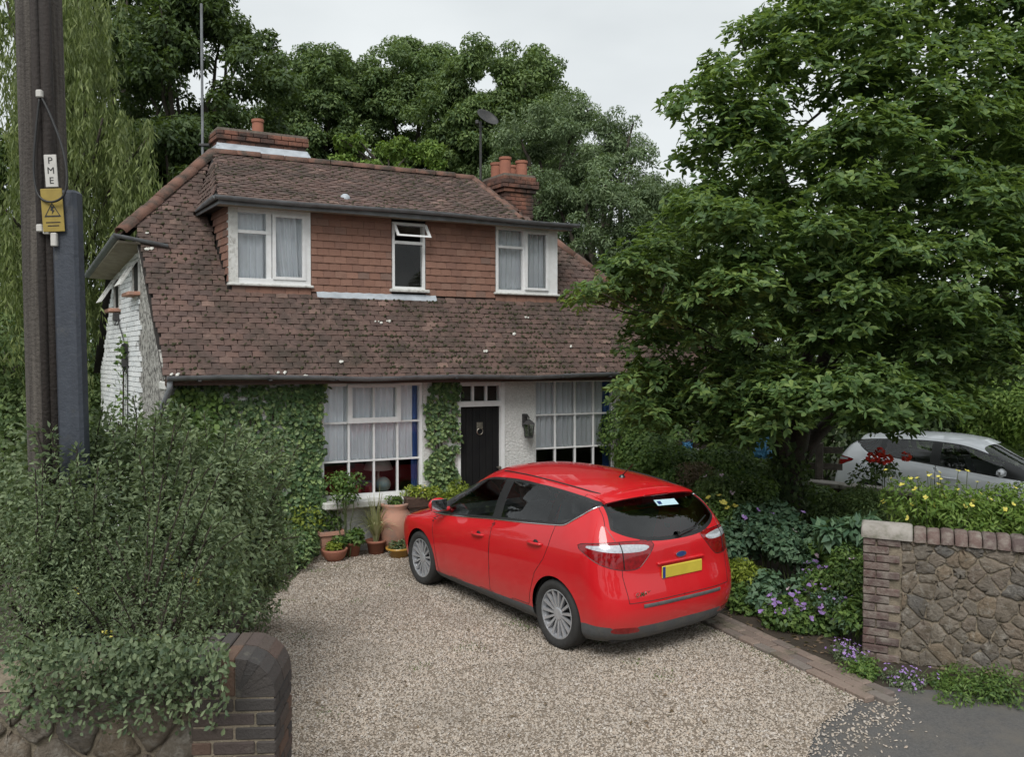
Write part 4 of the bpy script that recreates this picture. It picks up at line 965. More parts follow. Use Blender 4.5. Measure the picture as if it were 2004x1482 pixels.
RED['panels'] = [
  ('arch', 'side', circ(0, .322, .362), lambda v: v[:, 2] < .75), ('arch', 'side', circ(2.648, .322, .362), lambda v: v[:, 2] < .75),
  ('sill', 'side', [(.25, .1), (2.4, .1), (2.4, .235), (.25, .31)], None),
  ('lower_reflector', 'wrap', smoothpoly([(.36, .30), (.46, .285), (.62, .29), (.60, .335), (.48, .345), (.38, .34)], 5), lambda v: v[:, 0] < -.3),
  ('sill', 'wrap', [(-.2, .1), (1.5, .1), (1.5, .35), (.7, .345), (.3, .352), (-.2, .352)], lambda v: v[:, 0] < -.2),
  ('sill', 'side', [(2.9, .1), (3.6, .1), (3.6, .28), (2.9, .28)], None),
  ('front_side_glass', 'side', clipx(gl, 1.14, 2.08), lambda v: v[:, 2] > .85), ('rear_side_glass', 'side', clipx(gl, .22, .985), lambda v: v[:, 2] > .9), ('quarter_glass', 'side', clipx(gl, -.6, .12), lambda v: v[:, 2] > .9),
  ('trim', 'side', dlo, lambda v: v[:, 2] > .85),
  ('rear_window', 'rear', inset(rw, .03), lambda v: v[:, 0] < -.1), ('gate_trim', 'rear', rw, lambda v: v[:, 0] < -.1),
  ('windscreen', 'front', smoothpoly([(-.62, .97), (0, .95), (.62, .97), (.64, 1.05), (.53, 1.38), (0, 1.44), (-.53, 1.38), (-.64, 1.05)], 6), lambda v: v[:, 2] > .94),
  ('tail_lamp_clear', 'wrap', smoothpoly([(.12, 1.037), (.27, 1.015), (.45, 1.0), (.66, 1.0), (.735, 1.025), (.70, 1.048), (.5, 1.065), (.27, 1.058)], 5), lambda v: v[:, 0] < .3),
  ('tail_lamp', 'wrap', smoothpoly([(.02, 1.035), (.15, .975), (.3, .90), (.45, .855), (.62, .85), (.70, .91), (.79, 1.04), (.72, 1.073), (.5, 1.088), (.22, 1.075)], 5), lambda v: v[:, 0] < .3),
  ('headlamp', 'wrap', smoothpoly([(-4.3, .72), (-4.0, .66), (-3.72, .70), (-3.60, .76), (-3.9, .78), (-4.2, .77)], 5), lambda v: v[:, 0] > 2.4),
  ('front_door', 'side', [(2.22, .25), (1.115, .29), (1.085, .98), (1.1, 1.5), (2.2, 1.5), (2.34, .92)], lambda v: v[:, 2] < 1.10),
  ('rear_door', 'side', [(1.11, .29), (.42, .32), (.385, .45), (.30, .66), (.16, .82), (.10, .95), (.07, 1.12), (.1, 1.4), (1.06, 1.4), (1.08, .98)], lambda v: v[:, 2] < 1.16),
  ('tailgate', 'rear', gate, lambda v: v[:, 0] < -.1),
]
CPH = .608
red = thing('red_car', 'bright red five-door family car parked on the gravel drive', 'car', (1.1313, 8.1032, .012), CPH+PI/2)
V, Fc, lab, names, roofz, G = build_car(RED, red)
for x in (0, 2.648):
    for y in (.785, -.785): wheel(red, x, y)
# dark wheel-arch liners, floor and cabin
m = MB(); m.bevbox(-.6, 3.2, -.7, .7, .16, .30, .03); m.bevbox(.42, 2.2, -.80, .80, .16, .28, .02)
for x in (0, 2.648):
    for s_ in (-1, 1):
        n = 20; VV = []; FF = []
        for i in range(n+1):
            a = PI*i/n
            for yy in (.58, .845): VV.append((x+.368*math.cos(a), s_*yy, .322+.368*math.sin(a)))
        for i in range(n): FF.append((2*i, 2*i+1, 2*i+3, 2*i+2))
        m.add(VV, FF); m.box(x-.36, x+.36, s_*.57-.005, s_*.57+.005, .2, .69)
m.build('underbody', 'wheel_dark', red)
m = MB(); m.bevbox(-.62, 2.3, -.72, .72, .5, .62, .03); m.bevbox(2.05, 2.5, -.7, .7, .6, .96, .06); m.build('cabin_floor', 'seat_cloth', red)
for (x, y) in ((1.35, .36), (1.35, -.36), (.38, .42), (.38, 0), (.38, -.42)):
    m = MB(); m.bevbox(x-.05, x+.45, y-.2, y+.2, .6, .74, .05); m.prism([(x+.02, y-.2, .7), (x-.14, y-.19, 1.14), (x-.24, y-.19, 1.13), (x-.1, y-.2, .7)], (0, .39, 0)); m.bevbox(x-.27, x-.17, y-.12, y+.12, 1.18, 1.36, .035); m.build('seat', 'seat_cloth', red)
m = MB(); m.lathe([(.18, -.012), (.192, 0), (.18, .012), (.168, 0), (.18, -.012)], 24, (0, 0, 0)); o = m.build('steering_wheel', 'car_black', red, True); o.location = (1.95, -.36, 1.0); o.rotation_euler = (0, math.radians(65), 0)
# bright strip under the side windows
lo = [(2.64, .884), (2.1, .926), (1.1, 1.039), (.5, 1.10), (.08, 1.146), (-.06, 1.172), (-.16, 1.235), (-.26, 1.308), (-.335, 1.365)]
lo = catmull(lo, 6)
for s_ in (1, -1): ribbon(red, 'chrome_strip', [(x, s_*(surf_y(V, x, z)+.002), z) for x, z in lo], .0085, 'chrome')
for s_ in (1, -1):                                # door handles, mirrors, roof channels
    for hx, hz in ((1.32, .85), (.31, .94)):
        y0 = surf_y(V, hx, hz); m = MB(); pts = [(hx+.105, y0-.005, hz-.005), (hx+.085, y0+.022, hz), (hx, y0+.03, hz+.003), (hx-.085, y0+.022, hz+.006), (hx-.105, y0-.005, hz+.004)]
        m.tube([(a, s_*b, c) for a, b, c in catmull(pts, 4)], .0145, 8); m.build('door_handle', 'red_paint', red, True)
        m = MB(); m.lathe([(0, .0), (.045, .0), (.05, -.004)], 18, (hx-.01, s_*(y0+.0015), hz-.012), 'y'); m.build('handle_recess', 'car_black', red, True)
    m = MB(); y0 = surf_y(V, 2.12, 1.0); m.tube([(2.12, s_*(y0-.03), .99), (2.1, s_*(y0+.06), 1.0)], [.03, .025], 8)
    V_ = []; F_ = []; nn = 14
    for i in range(9):
        ph_ = PI*i/8
        for k in range(nn):
            a = 2*PI*k/nn; V_.append((2.10+.065*math.cos(ph_)*(1 if math.cos(ph_) > 0 else .35), s_*(y0+.155+.12*math.sin(ph_)**.7*math.cos(a)), 1.055+.082*math.sin(ph_)**.7*math.sin(a)))
    for i in range(8):
        for k in range(nn): F_.append((i*nn+k, i*nn+(k+1) % nn, (i+1)*nn+(k+1) % nn, (i+1)*nn+k))
    m.add(V_, F_); m.build('door_mirror', 'red_paint', red, True)
    m = MB(); m.bevbox(2.066, 2.074, s_*(y0+.155)-.1, s_*(y0+.155)+.1, .99, 1.12, .003); m.build('mirror_glass', 'chrome', red)
    rp = [(1.35, .53), (1.0, .555), (.5, .56), (.15, .545), (-.1, .52), (-.2, .50)]
    ribbon(red, 'roof_channel', [(x, s_*y, roofz(x, y)+.001) for x, y in catmull(rp, 6)], .009, 'car_black')
# rear spoiler over the window
m = MB(); prof = []
ny = 24
for i in range(ny+1):
    y = -.575+1.15*i/ny; e = (abs(y)/.575)**3
    xe = -.43+.07*e
    prof.append([(-.1, y, roofz(-.1, y)+.0015), (-.22, y, roofz(-.22, y)+.006), (xe+.02, y, 1.447-.04*e), (xe, y, 1.432-.04*e), (xe+.02, y, 1.415-.04*e), (-.33, y, 1.41-.03*e)])
VV = [p for r in prof for p in r]; FF = []
for i in range(ny):
    for k in range(5): FF.append((i*6+k, (i+1)*6+k, (i+1)*6+k+1, i*6+k+1))
FF += [tuple(range(6)), tuple(range(ny*6+5, ny*6-1, -1))]
m.add(VV, FF); o = m.build('spoiler', 'red_paint', red, True); o.data.set_sharp_from_angle(angle=math.radians(40))
m = MB(); m.bevbox(-.432, -.42, -.16, .16, 1.42, 1.436, .003); m.build('brake_light', 'lamp_red', red)
# antenna, wiper, sticker
m = MB(); x0 = .05; m.lathe([(.0, .03), (.022, .022), (.035, 0)], 12, (x0, 0, roofz(x0, 0))); m.tube([(x0, 0, roofz(x0, 0)+.015), (x0-.16, 0, roofz(x0, 0)+.15)], [.006, .003], 6); m.build('antenna', 'car_black', red)
def onrear(y, z, o_=.006): return (surf_x(V, y, z)-o_, y, z)
m = MB(); m.tube([onrear(-.02, 1.09, .02), onrear(-.25, 1.125, .03), onrear(-.5, 1.20, .02)], [.014, .01, .006], 6); m.lathe([(0, -.03), (.03, -.02), (.035, .02)], 12, onrear(-.02, 1.085, .0), 'y'); m.build('rear_wiper', 'car_black', red)
m = MB(); q = [onrear(.02, 1.33), onrear(-.25, 1.32), onrear(-.25, 1.365), onrear(.02, 1.375)]; m.prism(q, (-.003, 0, 0)); m.build('window_sticker', 'sticker', red)
m = MB(); q = [onrear(.0, 1.34, .010), onrear(-.05, 1.338, .010), onrear(-.05, 1.362, .010), onrear(.0, 1.364, .010)]; m.prism(q, (-.002, 0, 0)); m.build('sticker_mark', 'badge_blue', red)
for s_ in (1, -1): ribbon(red, 'lamp_divider', [(surf_x(V, .648, z)-.002, s_*.648, z) for z in np.linspace(.858, 1.082, 9)], .005, 'car_black')
# number plate, badge, lettering, bumper pad, reflectors
xp = surf_x(V, 0, .80)
m = MB(); m.bevbox(xp-.022, xp-.004, -.26, .26, .735, .845, .006); pl = m.build('number_plate', 'plate_yellow', red)
m = MB(); m.box(xp-.0235, xp-.022, .225, .258, .739, .841); m.build('plate_band', 'plate_blue', pl)
m = MB(); m.bevbox(surf_x(V, 0, .87)-.02, surf_x(V, 0, .87)+.01, -.3, .3, .86, .882, .006); m.build('plate_handle', 'red_paint', red)
m = MB(); ex = surf_x(V, 0, .925)
n = 24; ring = [(ex-.004, .068*math.cos(2*PI*k/n), .925+.028*math.sin(2*PI*k/n)) for k in range(n)]; m.prism(ring, (-.008, 0, 0)); bd = m.build('badge', 'chrome', red)
m = MB(); ring = [(ex-.012, .06*math.cos(2*PI*k/n), .925+.022*math.sin(2*PI*k/n)) for k in range(n)]; m.prism(ring, (-.002, 0, 0)); m.build('badge_field', 'badge_blue', bd)
def text(parent, name, s, size, mat, M_, ext=.002, bold=0):
    c = bpy.data.curves.new(name, 'FONT'); c.body = s; c.size = size; c.extrude = ext; c.align_x = 'CENTER'; c.align_y = 'CENTER'; c.offset = bold
    tmp = bpy.data.objects.new(name, c); COL.objects.link(tmp)
    dg_ = bpy.context.evaluated_depsgraph_get(); me = bpy.data.meshes.new_from_object(tmp.evaluated_get(dg_)); bpy.data.objects.remove(tmp)
    me.materials.clear(); me.materials.append(MATS[mat]); o = link(name, me, parent); o.matrix_basis = M_; return o
xt = surf_x(V, .5, .635)
text(red, 'lettering', 'C-MAX', .055, 'chrome', Matrix.Translation((xt-.006, .50, .635)) @ Matrix(((0, 0, -1), (-1, 0, 0), (0, 1, 0))).to_4x4(), .002, .0005)
m = MB(); VV = []; FF = []; ny = 20
for i in range(ny+1):
    y = -.5+1.0*i/ny; x = surf_x(V, y, .53)
    for (dx, z) in ((.03, .545), (-.003, .543), (-.006, .535), (-.006, .515), (0, .508)): VV.append((x+dx, y, z))
for i in range(ny):
    for k in range(4): FF.append((i*5+k, (i+1)*5+k, (i+1)*5+k+1, i*5+k+1))
m.add(VV, FF); m.build('bumper_pad', 'car_trim', red, True)
m = MB(); m.bevbox(3.44, 3.56, -.5, .5, .42, .56, .03); m.build('front_grille', 'car_black', red)
# the neighbour's white car (same builder, lower and narrower body)
WH = dict(RED); WH['paint'] = 'white_carpaint'; WH['panels'] = [p for p in RED['panels']]
white = thing('white_car', 'white hatchback parked beyond the low wall, half hidden by the tree', 'car', (6.82, 14.7, .004), math.atan2(-.72, .69))
white.scale = (.97, .92, .93)
V2, *_r, rz2, G2 = build_car(WH, white)
for x in (0, 2.648):
    for y in (.785, -.785): wheel(white, x, y)
m = MB(); m.bevbox(-.6, 3.2, -.7, .7, .16, .30, .03)
for x in (0, 2.648):
    for s_ in (-1, 1): m.box(x-.36, x+.36, s_*.57-.005, s_*.57+.005, .2, .69)
m.build('underbody', 'wheel_dark', white)
m = MB(); m.bevbox(-.5, 2.3, -.72, .72, .5, .62, .03); m.build('cabin_floor', 'seat_cloth', white)
for (x, y) in ((1.35, .36), (1.35, -.36), (.38, .3), (.38, -.3)):
    m = MB(); m.bevbox(x-.05, x+.45, y-.2, y+.2, .6, .74, .05); m.prism([(x+.02, y-.2, .7), (x-.14, y-.19, 1.14), (x-.24, y-.19, 1.13), (x-.1, y-.2, .7)], (0, .39, 0)); m.bevbox(x-.27, x-.17, y-.12, y+.12, 1.18, 1.36, .035); m.build('seat', 'seat_cloth', white)
for s_ in (1, -1):
    for hx, hz in ((1.32, .85), (.31, .94)):
        y0 = surf_y(V2, hx, hz); m = MB(); m.tube([(hx+.1, s_*(y0-.005), hz), (hx+.08, s_*(y0+.025), hz), (hx-.08, s_*(y0+.025), hz+.005), (hx-.1, s_*(y0-.005), hz+.005)], .014, 8); m.build('door_handle', 'white_carpaint', white, True)
    y0 = surf_y(V2, 2.12, 1.0); m = MB(); m.bevbox(2.04, 2.16, s_*(y0+.14)-.1, s_*(y0+.14)+.1, .96, 1.1, .045); m.tube([(2.12, s_*(y0-.03), .97), (2.1, s_*(y0+.06), 1.0)], .025, 8); m.build('door_mirror', 'white_carpaint', white, True)

# ---------------------------------------------------------------- walls, edging, fence
pm('blue_brick', (1, 1, 1), (.6, .6, .6), 14, .85, .5, 60, tint=[(0, (.055, .05, .048)), (.4, (.075, .064, .058)), (.66, (.095, .072, .06)), (.8, (.15, .088, .06)), (1, (.06, .056, .058))], stain=(.16, .15, .12), stscale=8, stlo=.6, sthi=.8)
pm('quoin_brick', (1, 1, 1), (.65, .62, .62), 14, .9, .6, 60, tint=[(0, (.135, .085, .075)), (.4, (.105, .072, .067)), (.7, (.16, .105, .09)), (1, (.1, .075, .07))], stain=(.27, .24, .205), stscale=9, stlo=.44, sthi=.72)
pm('wall_stone', (1, 1, 1), (.55, .55, .52), 10, .92, .9, 40, tint=[(0, (.165, .145, .12)), (.25, (.205, .168, .13)), (.5, (.12, .113, .105)), (.7, (.23, .175, .12)), (.85, (.175, .14, .112)), (1, (.28, .245, .2))], stain=(.085, .066, .044), stscale=11, stlo=.48, sthi=.72, stain2=((.34, .32, .28), 14))
pm('lime_mortar', (.3, .25, .185), (.19, .155, .115), 18, .95, .7, 70, stain=(.1, .09, .06), stscale=5)
pm('paver', (1, 1, 1), (.65, .63, .6), 12, .9, .5, 50, tint=[(0, (.2, .155, .13)), (.4, (.26, .2, .165)), (.7, (.17, .14, .125)), (1, (.24, .215, .19))], stain=(.09, .09, .055), stscale=4, stlo=.52, sthi=.75)
pm('old_timber', (.13, .11, .09), (.07, .06, .05), 12, .9, .5, 60)
pm('pole_wood', (.12, .105, .09), (.038, .031, .027), 5, .9, .8, 40, stretch=(6, 6, .25))
pm('pole_dark', (.035, .026, .022), (.02, .016, .014), 5, .8, .5, 40, stretch=(6, 6, .3))
pm('cable_guard', (.05, .058, .075), (.036, .042, .055), 6, .6, .3, 30, stain=(.09, .09, .085), stscale=7, stlo=.55, sthi=.8, stretch=(3, 3, .4))
pm('sign_yellow', (.36, .26, .05), (.28, .2, .04), 12, .5, stain=(.25, .2, .08), stscale=9, stlo=.6, sthi=.8)
pm('sign_white', (.6, .58, .54), (.5, .48, .45), 12, .5)
pm('sign_black', (.015, .015, .015), (.02, .02, .02), 12, .5)
pm('blue_plastic', (.12, .36, .62), (.08, .28, .52), 9, .35)
def brickmesh(name, l, w_, h, mat, b=.007):
    mm = MB(); mm.bevbox(0, l, 0, w_, 0, h, b); return newmesh(name, mm.v, mm.f, mat)
def put(name, me, parent, x, y, z, rz=0, jit=.002):
    o = link(name, me, parent, (x+random.uniform(-jit, jit), y+random.uniform(-jit, jit), z)); o.rotation_euler = (random.uniform(-.01, .01), random.uniform(-.01, .01), rz+random.uniform(-.012, .012)); return o
# front pier and wall at the left
BL = {}
def bk_(l, w_, h, mat):
    k = (round(l, 3), round(w_, 3), h, mat)
    if k not in BL: BL[k] = brickmesh('brick', l, w_, h, mat)
    return BL[k]
pier = thing('brick_pier', 'dark brick gate pier with rounded top at the end of the front wall', 'pier', (-1.68, 4.22, -.11), math.radians(4))
m = MB(); m.box(.008, .425, .008, .42, 0, 1.06); V_ = []
m.build('mortar_core', 'lime_mortar', pier)
for r in range(14):
    z = r*.076
    lay = [(0, 0, .215, .1025), (.225, 0, .21, .1025), (0, .33, .215, .1025), (.225, .33, .21, .1025), (0, .11, .1025, .215), (.333, .11, .1025, .215)] if r % 2 else [(0, 0, .1025, .215), (.1125, 0, .215, .1025), (.333, 0, .1025, .215), (0, .22, .1025, .215), (.333, .22, .1025, .215), (.1125, .33, .215, .1025)]
    for (x, y, l, w_) in lay: put('brick', bk_(l, w_, .066, 'blue_brick'), pier, x, y, z)
# rounded coping bricks on edge over the pier
for row in (0, 1):
    for k in range(5):
        a0, a1 = math.radians(90-k*18+.6), math.radians(72-k*18-.6); R0, R1 = .004, .205; cx, cz = .23, 1.065
        poly = [(cx+R0*math.cos(a0), row*.215+.003, cz+R0*math.sin(a0)), (cx+R1*math.cos(a0), row*.215+.003, cz+R1*math.sin(a0)), (cx+R1*math.cos(a1), row*.215+.003, cz+R1*math.sin(a1)), (cx+R0*math.cos(a1), row*.215+.003, cz+R0*math.sin(a1))]
        m = MB(); m.prism(poly[::-1], (0, .205, 0)); m.build('coping_brick', 'blue_brick', pier)
    for k in range(3):
        x1 = .225-k*.078; m = MB(); m.bevbox(x1-.07, x1, row*.215+.003, row*.215+.208, 1.068, 1.27, .006); m.build('coping_brick', 'blue_brick', pier)
m = MB(); m.box(.02, .25, .01, .42, 1.06, 1.25); m.build('coping_core', 'lime_mortar', pier)
def voronoi_stones(x0, x1, z0, z1, cw, chh):
    nx, nz = max(1, round((x1-x0)/cw)), max(1, round((z1-z0)/chh)); S_ = []
    for j in range(-1, nz+1):
        for i in range(-1, nx+1):
            S_.append((x0+(i+.5+(.5 if j % 2 else 0)+random.uniform(-.38, .38))*(x1-x0)/nx, z0+(j+.5+random.uniform(-.22, .22))*(z1-z0)/nz))
    S_ = np.array([q for q in S_ if random.random() > .2]); cells = []
    for k, p in enumerate(S_):
        poly = [np.array(q) for q in ((x0, z0), (x1, z0), (x1, z1), (x0, z1))]
        for q in S_:
            d = q-p
            if (d == 0).all() or np.hypot(*d) > .7: continue
            mid = (p+q)/2; out = []
            for i in range(len(poly)):
                a, b = poly[i-1], poly[i]; fa, fb = (a-mid)@d, (b-mid)@d
                if (fa < 0) != (fb < 0): out.append(a+(b-a)*fa/(fa-fb))
                if fb < 0: out.append(b)
            poly = out
            if not poly: break
        if len(poly) >= 3:
            P_ = np.array(poly); ar = .5*abs(sum(P_[i-1][0]*P_[i][1]-P_[i][0]*P_[i-1][1] for i in range(len(P_))))
            if ar > .002: cells.append(P_)
    return cells
def stone_part(parent, P_, y, mat, name='stone', gap=.010, deep=.03):
    c = P_.mean(0); k = 3
    # rounded outline
    R = []
    for i in range(len(P_)):
        a, b, d = P_[i-1], P_[i], P_[(i+1) % len(P_)]
        for t in (.28, .12): R.append(b+(a-b)*t)
        for t in (.12, .28): R.append(b+(d-b)*t)
    R = np.array(R); rad = np.linalg.norm(R-c, axis=1).mean(); n = len(R)
    R += rng.normal(0, .0055, R.shape)
    rings = [(1-gap/rad, .02), (1-gap*1.2/rad, -.006), (.86-gap/rad, -deep*.75), (.55, -deep)]
    V_ = []; h = random.uniform(.5, 1.2)
    for s_, yy in rings:
        for p in R: q = c+(p-c)*s_; V_.append((q[0], y+yy*(h if yy < 0 else 1)+random.uniform(-.003, .003)*(yy < -.007), q[1]))
    V_.append((c[0], y-deep*h*1.03, c[1])); F_ = []
    for r in range(len(rings)-1):
        for i in range(n): F_.append((r*n+i, r*n+(i+1) % n, (r+1)*n+(i+1) % n, (r+1)*n+i))
    F_ += [((len(rings)-1)*n+i, (len(rings)-1)*n+(i+1) % n, len(rings)*n) for i in range(n)]
    o = link(name, newmesh(name, V_, F_, mat, True), parent); return o
lwall = thing('front_garden_wall', 'low stone front wall under the big shrub, left of the pier', 'wall', (-6.2, 4.0, 0), math.radians(4))
m = MB(); m.box(0, 4.56, .03, .36, 0, 1.0); m.prism([(0, .0, .98), (0, .38, .98), (0, .19, 1.08)], (4.56, 0, 0)); m.build('mortar_core', 'lime_mortar', lwall)
for P_ in voronoi_stones(1.9, 4.55, 0.4, .99, .2, .14): stone_part(lwall, P_, .022, 'wall_stone')
# right garden wall
rwall = thing('stone_garden_wall', 'rough stone garden wall with red brick end and coping on the right', 'wall', (3.2, 7.38, 0), math.atan2(-.436, .9))
m = MB(); m.box(.01, 2.3, .012, .3, 0, 1.11); m.build('mortar_core', 'lime_mortar', rwall)
for r in range(15):
    z = r*.075
    lay = [(0, 0, .215, .1025), (0, .1125, .1025, .19)] if r % 2 else [(0, 0, .1025, .215), (.1125, 0, .19, .1025), (0, .225, .1025, .08)]
    for (x, y, l, w_) in lay: put('brick', bk_(l, w_, .066, 'quoin_brick'), rwall, x, y-.012, z, jit=.004)
for P_ in voronoi_stones(.31, 2.3, .0, 1.1, .15, .095): stone_part(rwall, P_, .008, 'wall_stone', deep=.013, gap=.006)
def halfround(parent, x0, x1, z, w_, h, mat, name, rough=.0, n=9):
    V_ = []; F_ = []
    for x in (x0, x0+.02, x1-.02, x1):
        s_ = .93 if x in (x0, x1) else 1
        for k in range(n):
            a = PI*k/(n-1); V_.append((x, w_/2-.01-math.cos(a)*(w_/2+.02)*s_+random.uniform(-1, 1)*rough, z+math.sin(a)**.8*h*s_+random.uniform(-1, 1)*rough))
    for i in range(3):
        for k in range(n-1): F_.append((i*n+k, (i+1)*n+k, (i+1)*n+k+1, i*n+k+1))
    F_ += [tuple(range(n)), tuple(range(4*n-1, 3*n-1, -1))]
    return link(name, newmesh(name, V_, F_, mat, True), parent)
halfround(rwall, -.02, .40, 1.115, .3, .13, 'old_stone', 'coping_stone', .004, 13)
x = .41
while x < 2.2:
    halfround(rwall, x, x+.098, 1.11+random.uniform(-.004, .004), .29, .115, 'quoin_brick', 'coping_brick', .003); x += .107
# brick edging of the drive
edg = thing('brick_edging', 'strip of worn grey-brown bricks edging the gravel beside the flower bed', 'edging', (2.86, 6.62, 0), math.atan2(.918, -.397))
pv = brickmesh('brick', .214, .1, .05, 'paver', .008)
for r in range(3):
    x = -.2-(.11 if r % 2 else 0)
    while x < 3.6:
        put('brick', pv, edg, x, -.16+r*.108, random.uniform(-.012, -.003)+.012, jit=.004); x += .224
# low wall before the white car
bw = thing('low_boundary_wall', 'low dark mossy boundary wall in front of the white car', 'wall', (3.3, 13.55, 0), math.atan2(-.68, .73))
pm('dark_brick', (1, 1, 1), (.6, .6, .6), 9, .95, .6, 40, tint=[(0, (.075, .055, .042)), (.5, (.1, .07, .05)), (1, (.06, .05, .042))], stain=(.04, .045, .02), stscale=3, stlo=.45, sthi=.7)
m = MB(); m.box(0, 6, .01, .22, 0, .8); m.build('mortar_core', 'dark_brick', bw)
m = MB()
for r in range(10):
    x = -.1*(r % 2)
    while x < 5.8: m.bevbox(x+.004, x+.219, random.uniform(-.008, 0), .05, r*.08+.004, r*.08+.074, .006, random.random()); x += .224
m.build('wall_bricks', 'dark_brick', bw, tint=True)['kind'] = 'stuff'
x = 0
while x < 5.9:
    l = random.uniform(.38, .5); m = MB(); m.bevbox(x, x+l, -.04, .26, .8, .87+random.uniform(-.006, .006), .012); m.build('coping_slab', 'old_stone', bw); x += l+.008
# rustic fence behind the tree
fe = thing('rail_fence', 'weathered grey timber rail fence behind the tree trunk', 'fence', (2.55, 13.35, 0), math.atan2(-.25, .97))
for i, x in enumerate((.35, 1.15, 2.35)):
    m = MB(); m.bevbox(x-.055, x+.055, -.05, .05, 0, 1.42+.05*(i == 1), .012); m.build('post', 'old_timber', fe)
for z in (.62, 1.02, 1.28):
    m = MB(); m.prism([(.0, .052, z), (2.7, .052, z-.03), (2.7, .052, z+.07), (0, .052, z+.1)], (0, .03, 0)); m.build('rail', 'old_timber', fe)
def crumple(name, label, cat, loc, sx, sz, mat, group=None):
    n = 9; V_ = []; F_ = []
    o = thing(name, label, cat, loc, random.uniform(-.4, .2), group)
    for side in (0, 1):
        for j in range(n):
            for i in range(n):
                u, v = i/(n-1)-.5, j/(n-1)-.5; e = math.sqrt(max(0, 1-(2*u)**2))*math.sqrt(max(0, 1-(2*v)**2))
                V_.append((u*sx*(1-.35*v)+random.uniform(-.02, .02), (-1 if side == 0 else 1)*(.05*e+.005)+random.uniform(-.02, .02), v*sz+random.uniform(-.02, .02)))
    for j in range(n-1):
        for i in range(n-1):
            a = j*n+i; F_.append((a, a+1, a+n+1, a+n)); b = n*n+a; F_.append((b, b+n, b+n+1, b+1))
    link('sheet', newmesh('sheet', V_, F_, mat, False), o); return o
p = at(1492, 875, 12.7); crumple('blue_bag', 'light blue plastic bag hung on the fence close beside the trunk', 'bag', p, .26, .34, 'blue_plastic')
p = at(1345, 882, 12.9); crumple('blue_bag', 'small light blue plastic bag among leaves nearer the house corner', 'bag', p, .18, .26, 'blue_plastic')

# ---------------------------------------------------------------- telegraph pole
tp = thing('telegraph_pole', 'weathered wooden telegraph pole with yellow warning plate at the left edge', 'pole', (-3.14, 5.62, 0))
tp.rotation_euler = (0, math.radians(-1.0), 0)
m = MB(); m.tube([(0, 0, -.1), (0, 0, 2), (0, 0, 5), (0, 0, 8.5)], [.155, .15, .142, .13], 28); m.build('shaft', 'pole_wood', tp, True)
m = MB()
for a, w_ in ((-1.22, .05), (-.85, .07)):
    ca, sa = math.cos(a), math.sin(a); m.tube([(ca*.155, sa*.155, 0), (ca*.15, sa*.15, 4.2), (ca*.143, sa*.143, 8)], w_*.6, 10)
m.build('cable_run', 'pole_dark', tp, True)['kind'] = 'stuff'
m = MB(); m.bevbox(.13, .30, -.17, -.06, 0, 3.86, .02); m.build('cable_guard', 'cable_guard', tp)
def onpole(px, py, r=.172):
    q = at(px, py, 5.62-r); return (q[0]+3.14+q[2]*math.tan(math.radians(1.0)), -r, q[2])
def plate(name, px, py, w_, h, mat, r=.19, tilt=-.04):
    c = onpole(px, py, r); m = MB(); m.bevbox(-w_/2, w_/2, -.004, .004, -h/2, h/2, .003); o = m.build(name, mat, tp); o.location = c; o.rotation_euler = (0, tilt, math.radians(8)); return o
# positions are on the pole's face as seen in the photograph
pz_ = plate('earthing_label', 100, 335, .078, .215, 'sign_white')
for i, ch in enumerate('PME'): text(pz_, 'letter', ch, .062, 'sign_black', Matrix.Translation((0, -.005, .066-.066*i)) @ Matrix.Rotation(PI/2, 4, 'X'), .0008)
ys = plate('warning_plate', 103, 412, .135, .285, 'sign_yellow', .2)
m = MB(); s3 = .1
tri = lambda k: [(-.052*k, -.0055, -.045*k+.0), (.052*k, -.0055, -.045*k), (0, -.0055, .05*k)]
o_, i_ = tri(1), tri(.78); V_ = o_+i_; F_ = [(0, 1, 4, 3), (1, 2, 5, 4), (2, 0, 3, 5)]; m.add(V_, F_)
m.add([(-.006, -.006, .028), (.012, -.006, .02), (.002, -.006, .002), (.014, -.006, -.002), (-.006, -.006, -.03), (.0, -.006, -.006), (-.012, -.006, -.002)], [(0, 6, 5, 4, 3, 2, 1)]); m.build('warning_symbol', 'sign_black', ys)
for k, wl_ in enumerate((.09, .07)):
    m = MB(); m.box(-wl_/2, wl_/2, -.0052, -.004, -.085-.022*k, -.078-.022*k); m.build('worn_line', 'pole_dark', ys)
m = MB(); pts = [onpole(78, 185, .185), onpole(70, 260, .19), onpole(66, 330, .2), onpole(74, 380, .215), onpole(98, 396, .225), onpole(124, 384, .225), onpole(131, 345, .215), onpole(122, 290, .2), onpole(98, 225, .19), onpole(80, 188, .185)]
m.tube([tuple(q) for q in catmull(np.array(pts), 5)], .0075, 8); m.build('looped_cable', 'sign_black', tp, True)
for (px, py) in ((78, 184), (79, 447), (92, 452), (107, 470)):
    c = onpole(px, py, .185); m = MB(); m.bevbox(c[0]-.02, c[0]+.02, c[1]-.02, c[1]+.012, c[2]-.025-.02*(px == 107), c[2]+.025+.02*(px == 107), .006); m.build('clip', 'sign_white', tp)

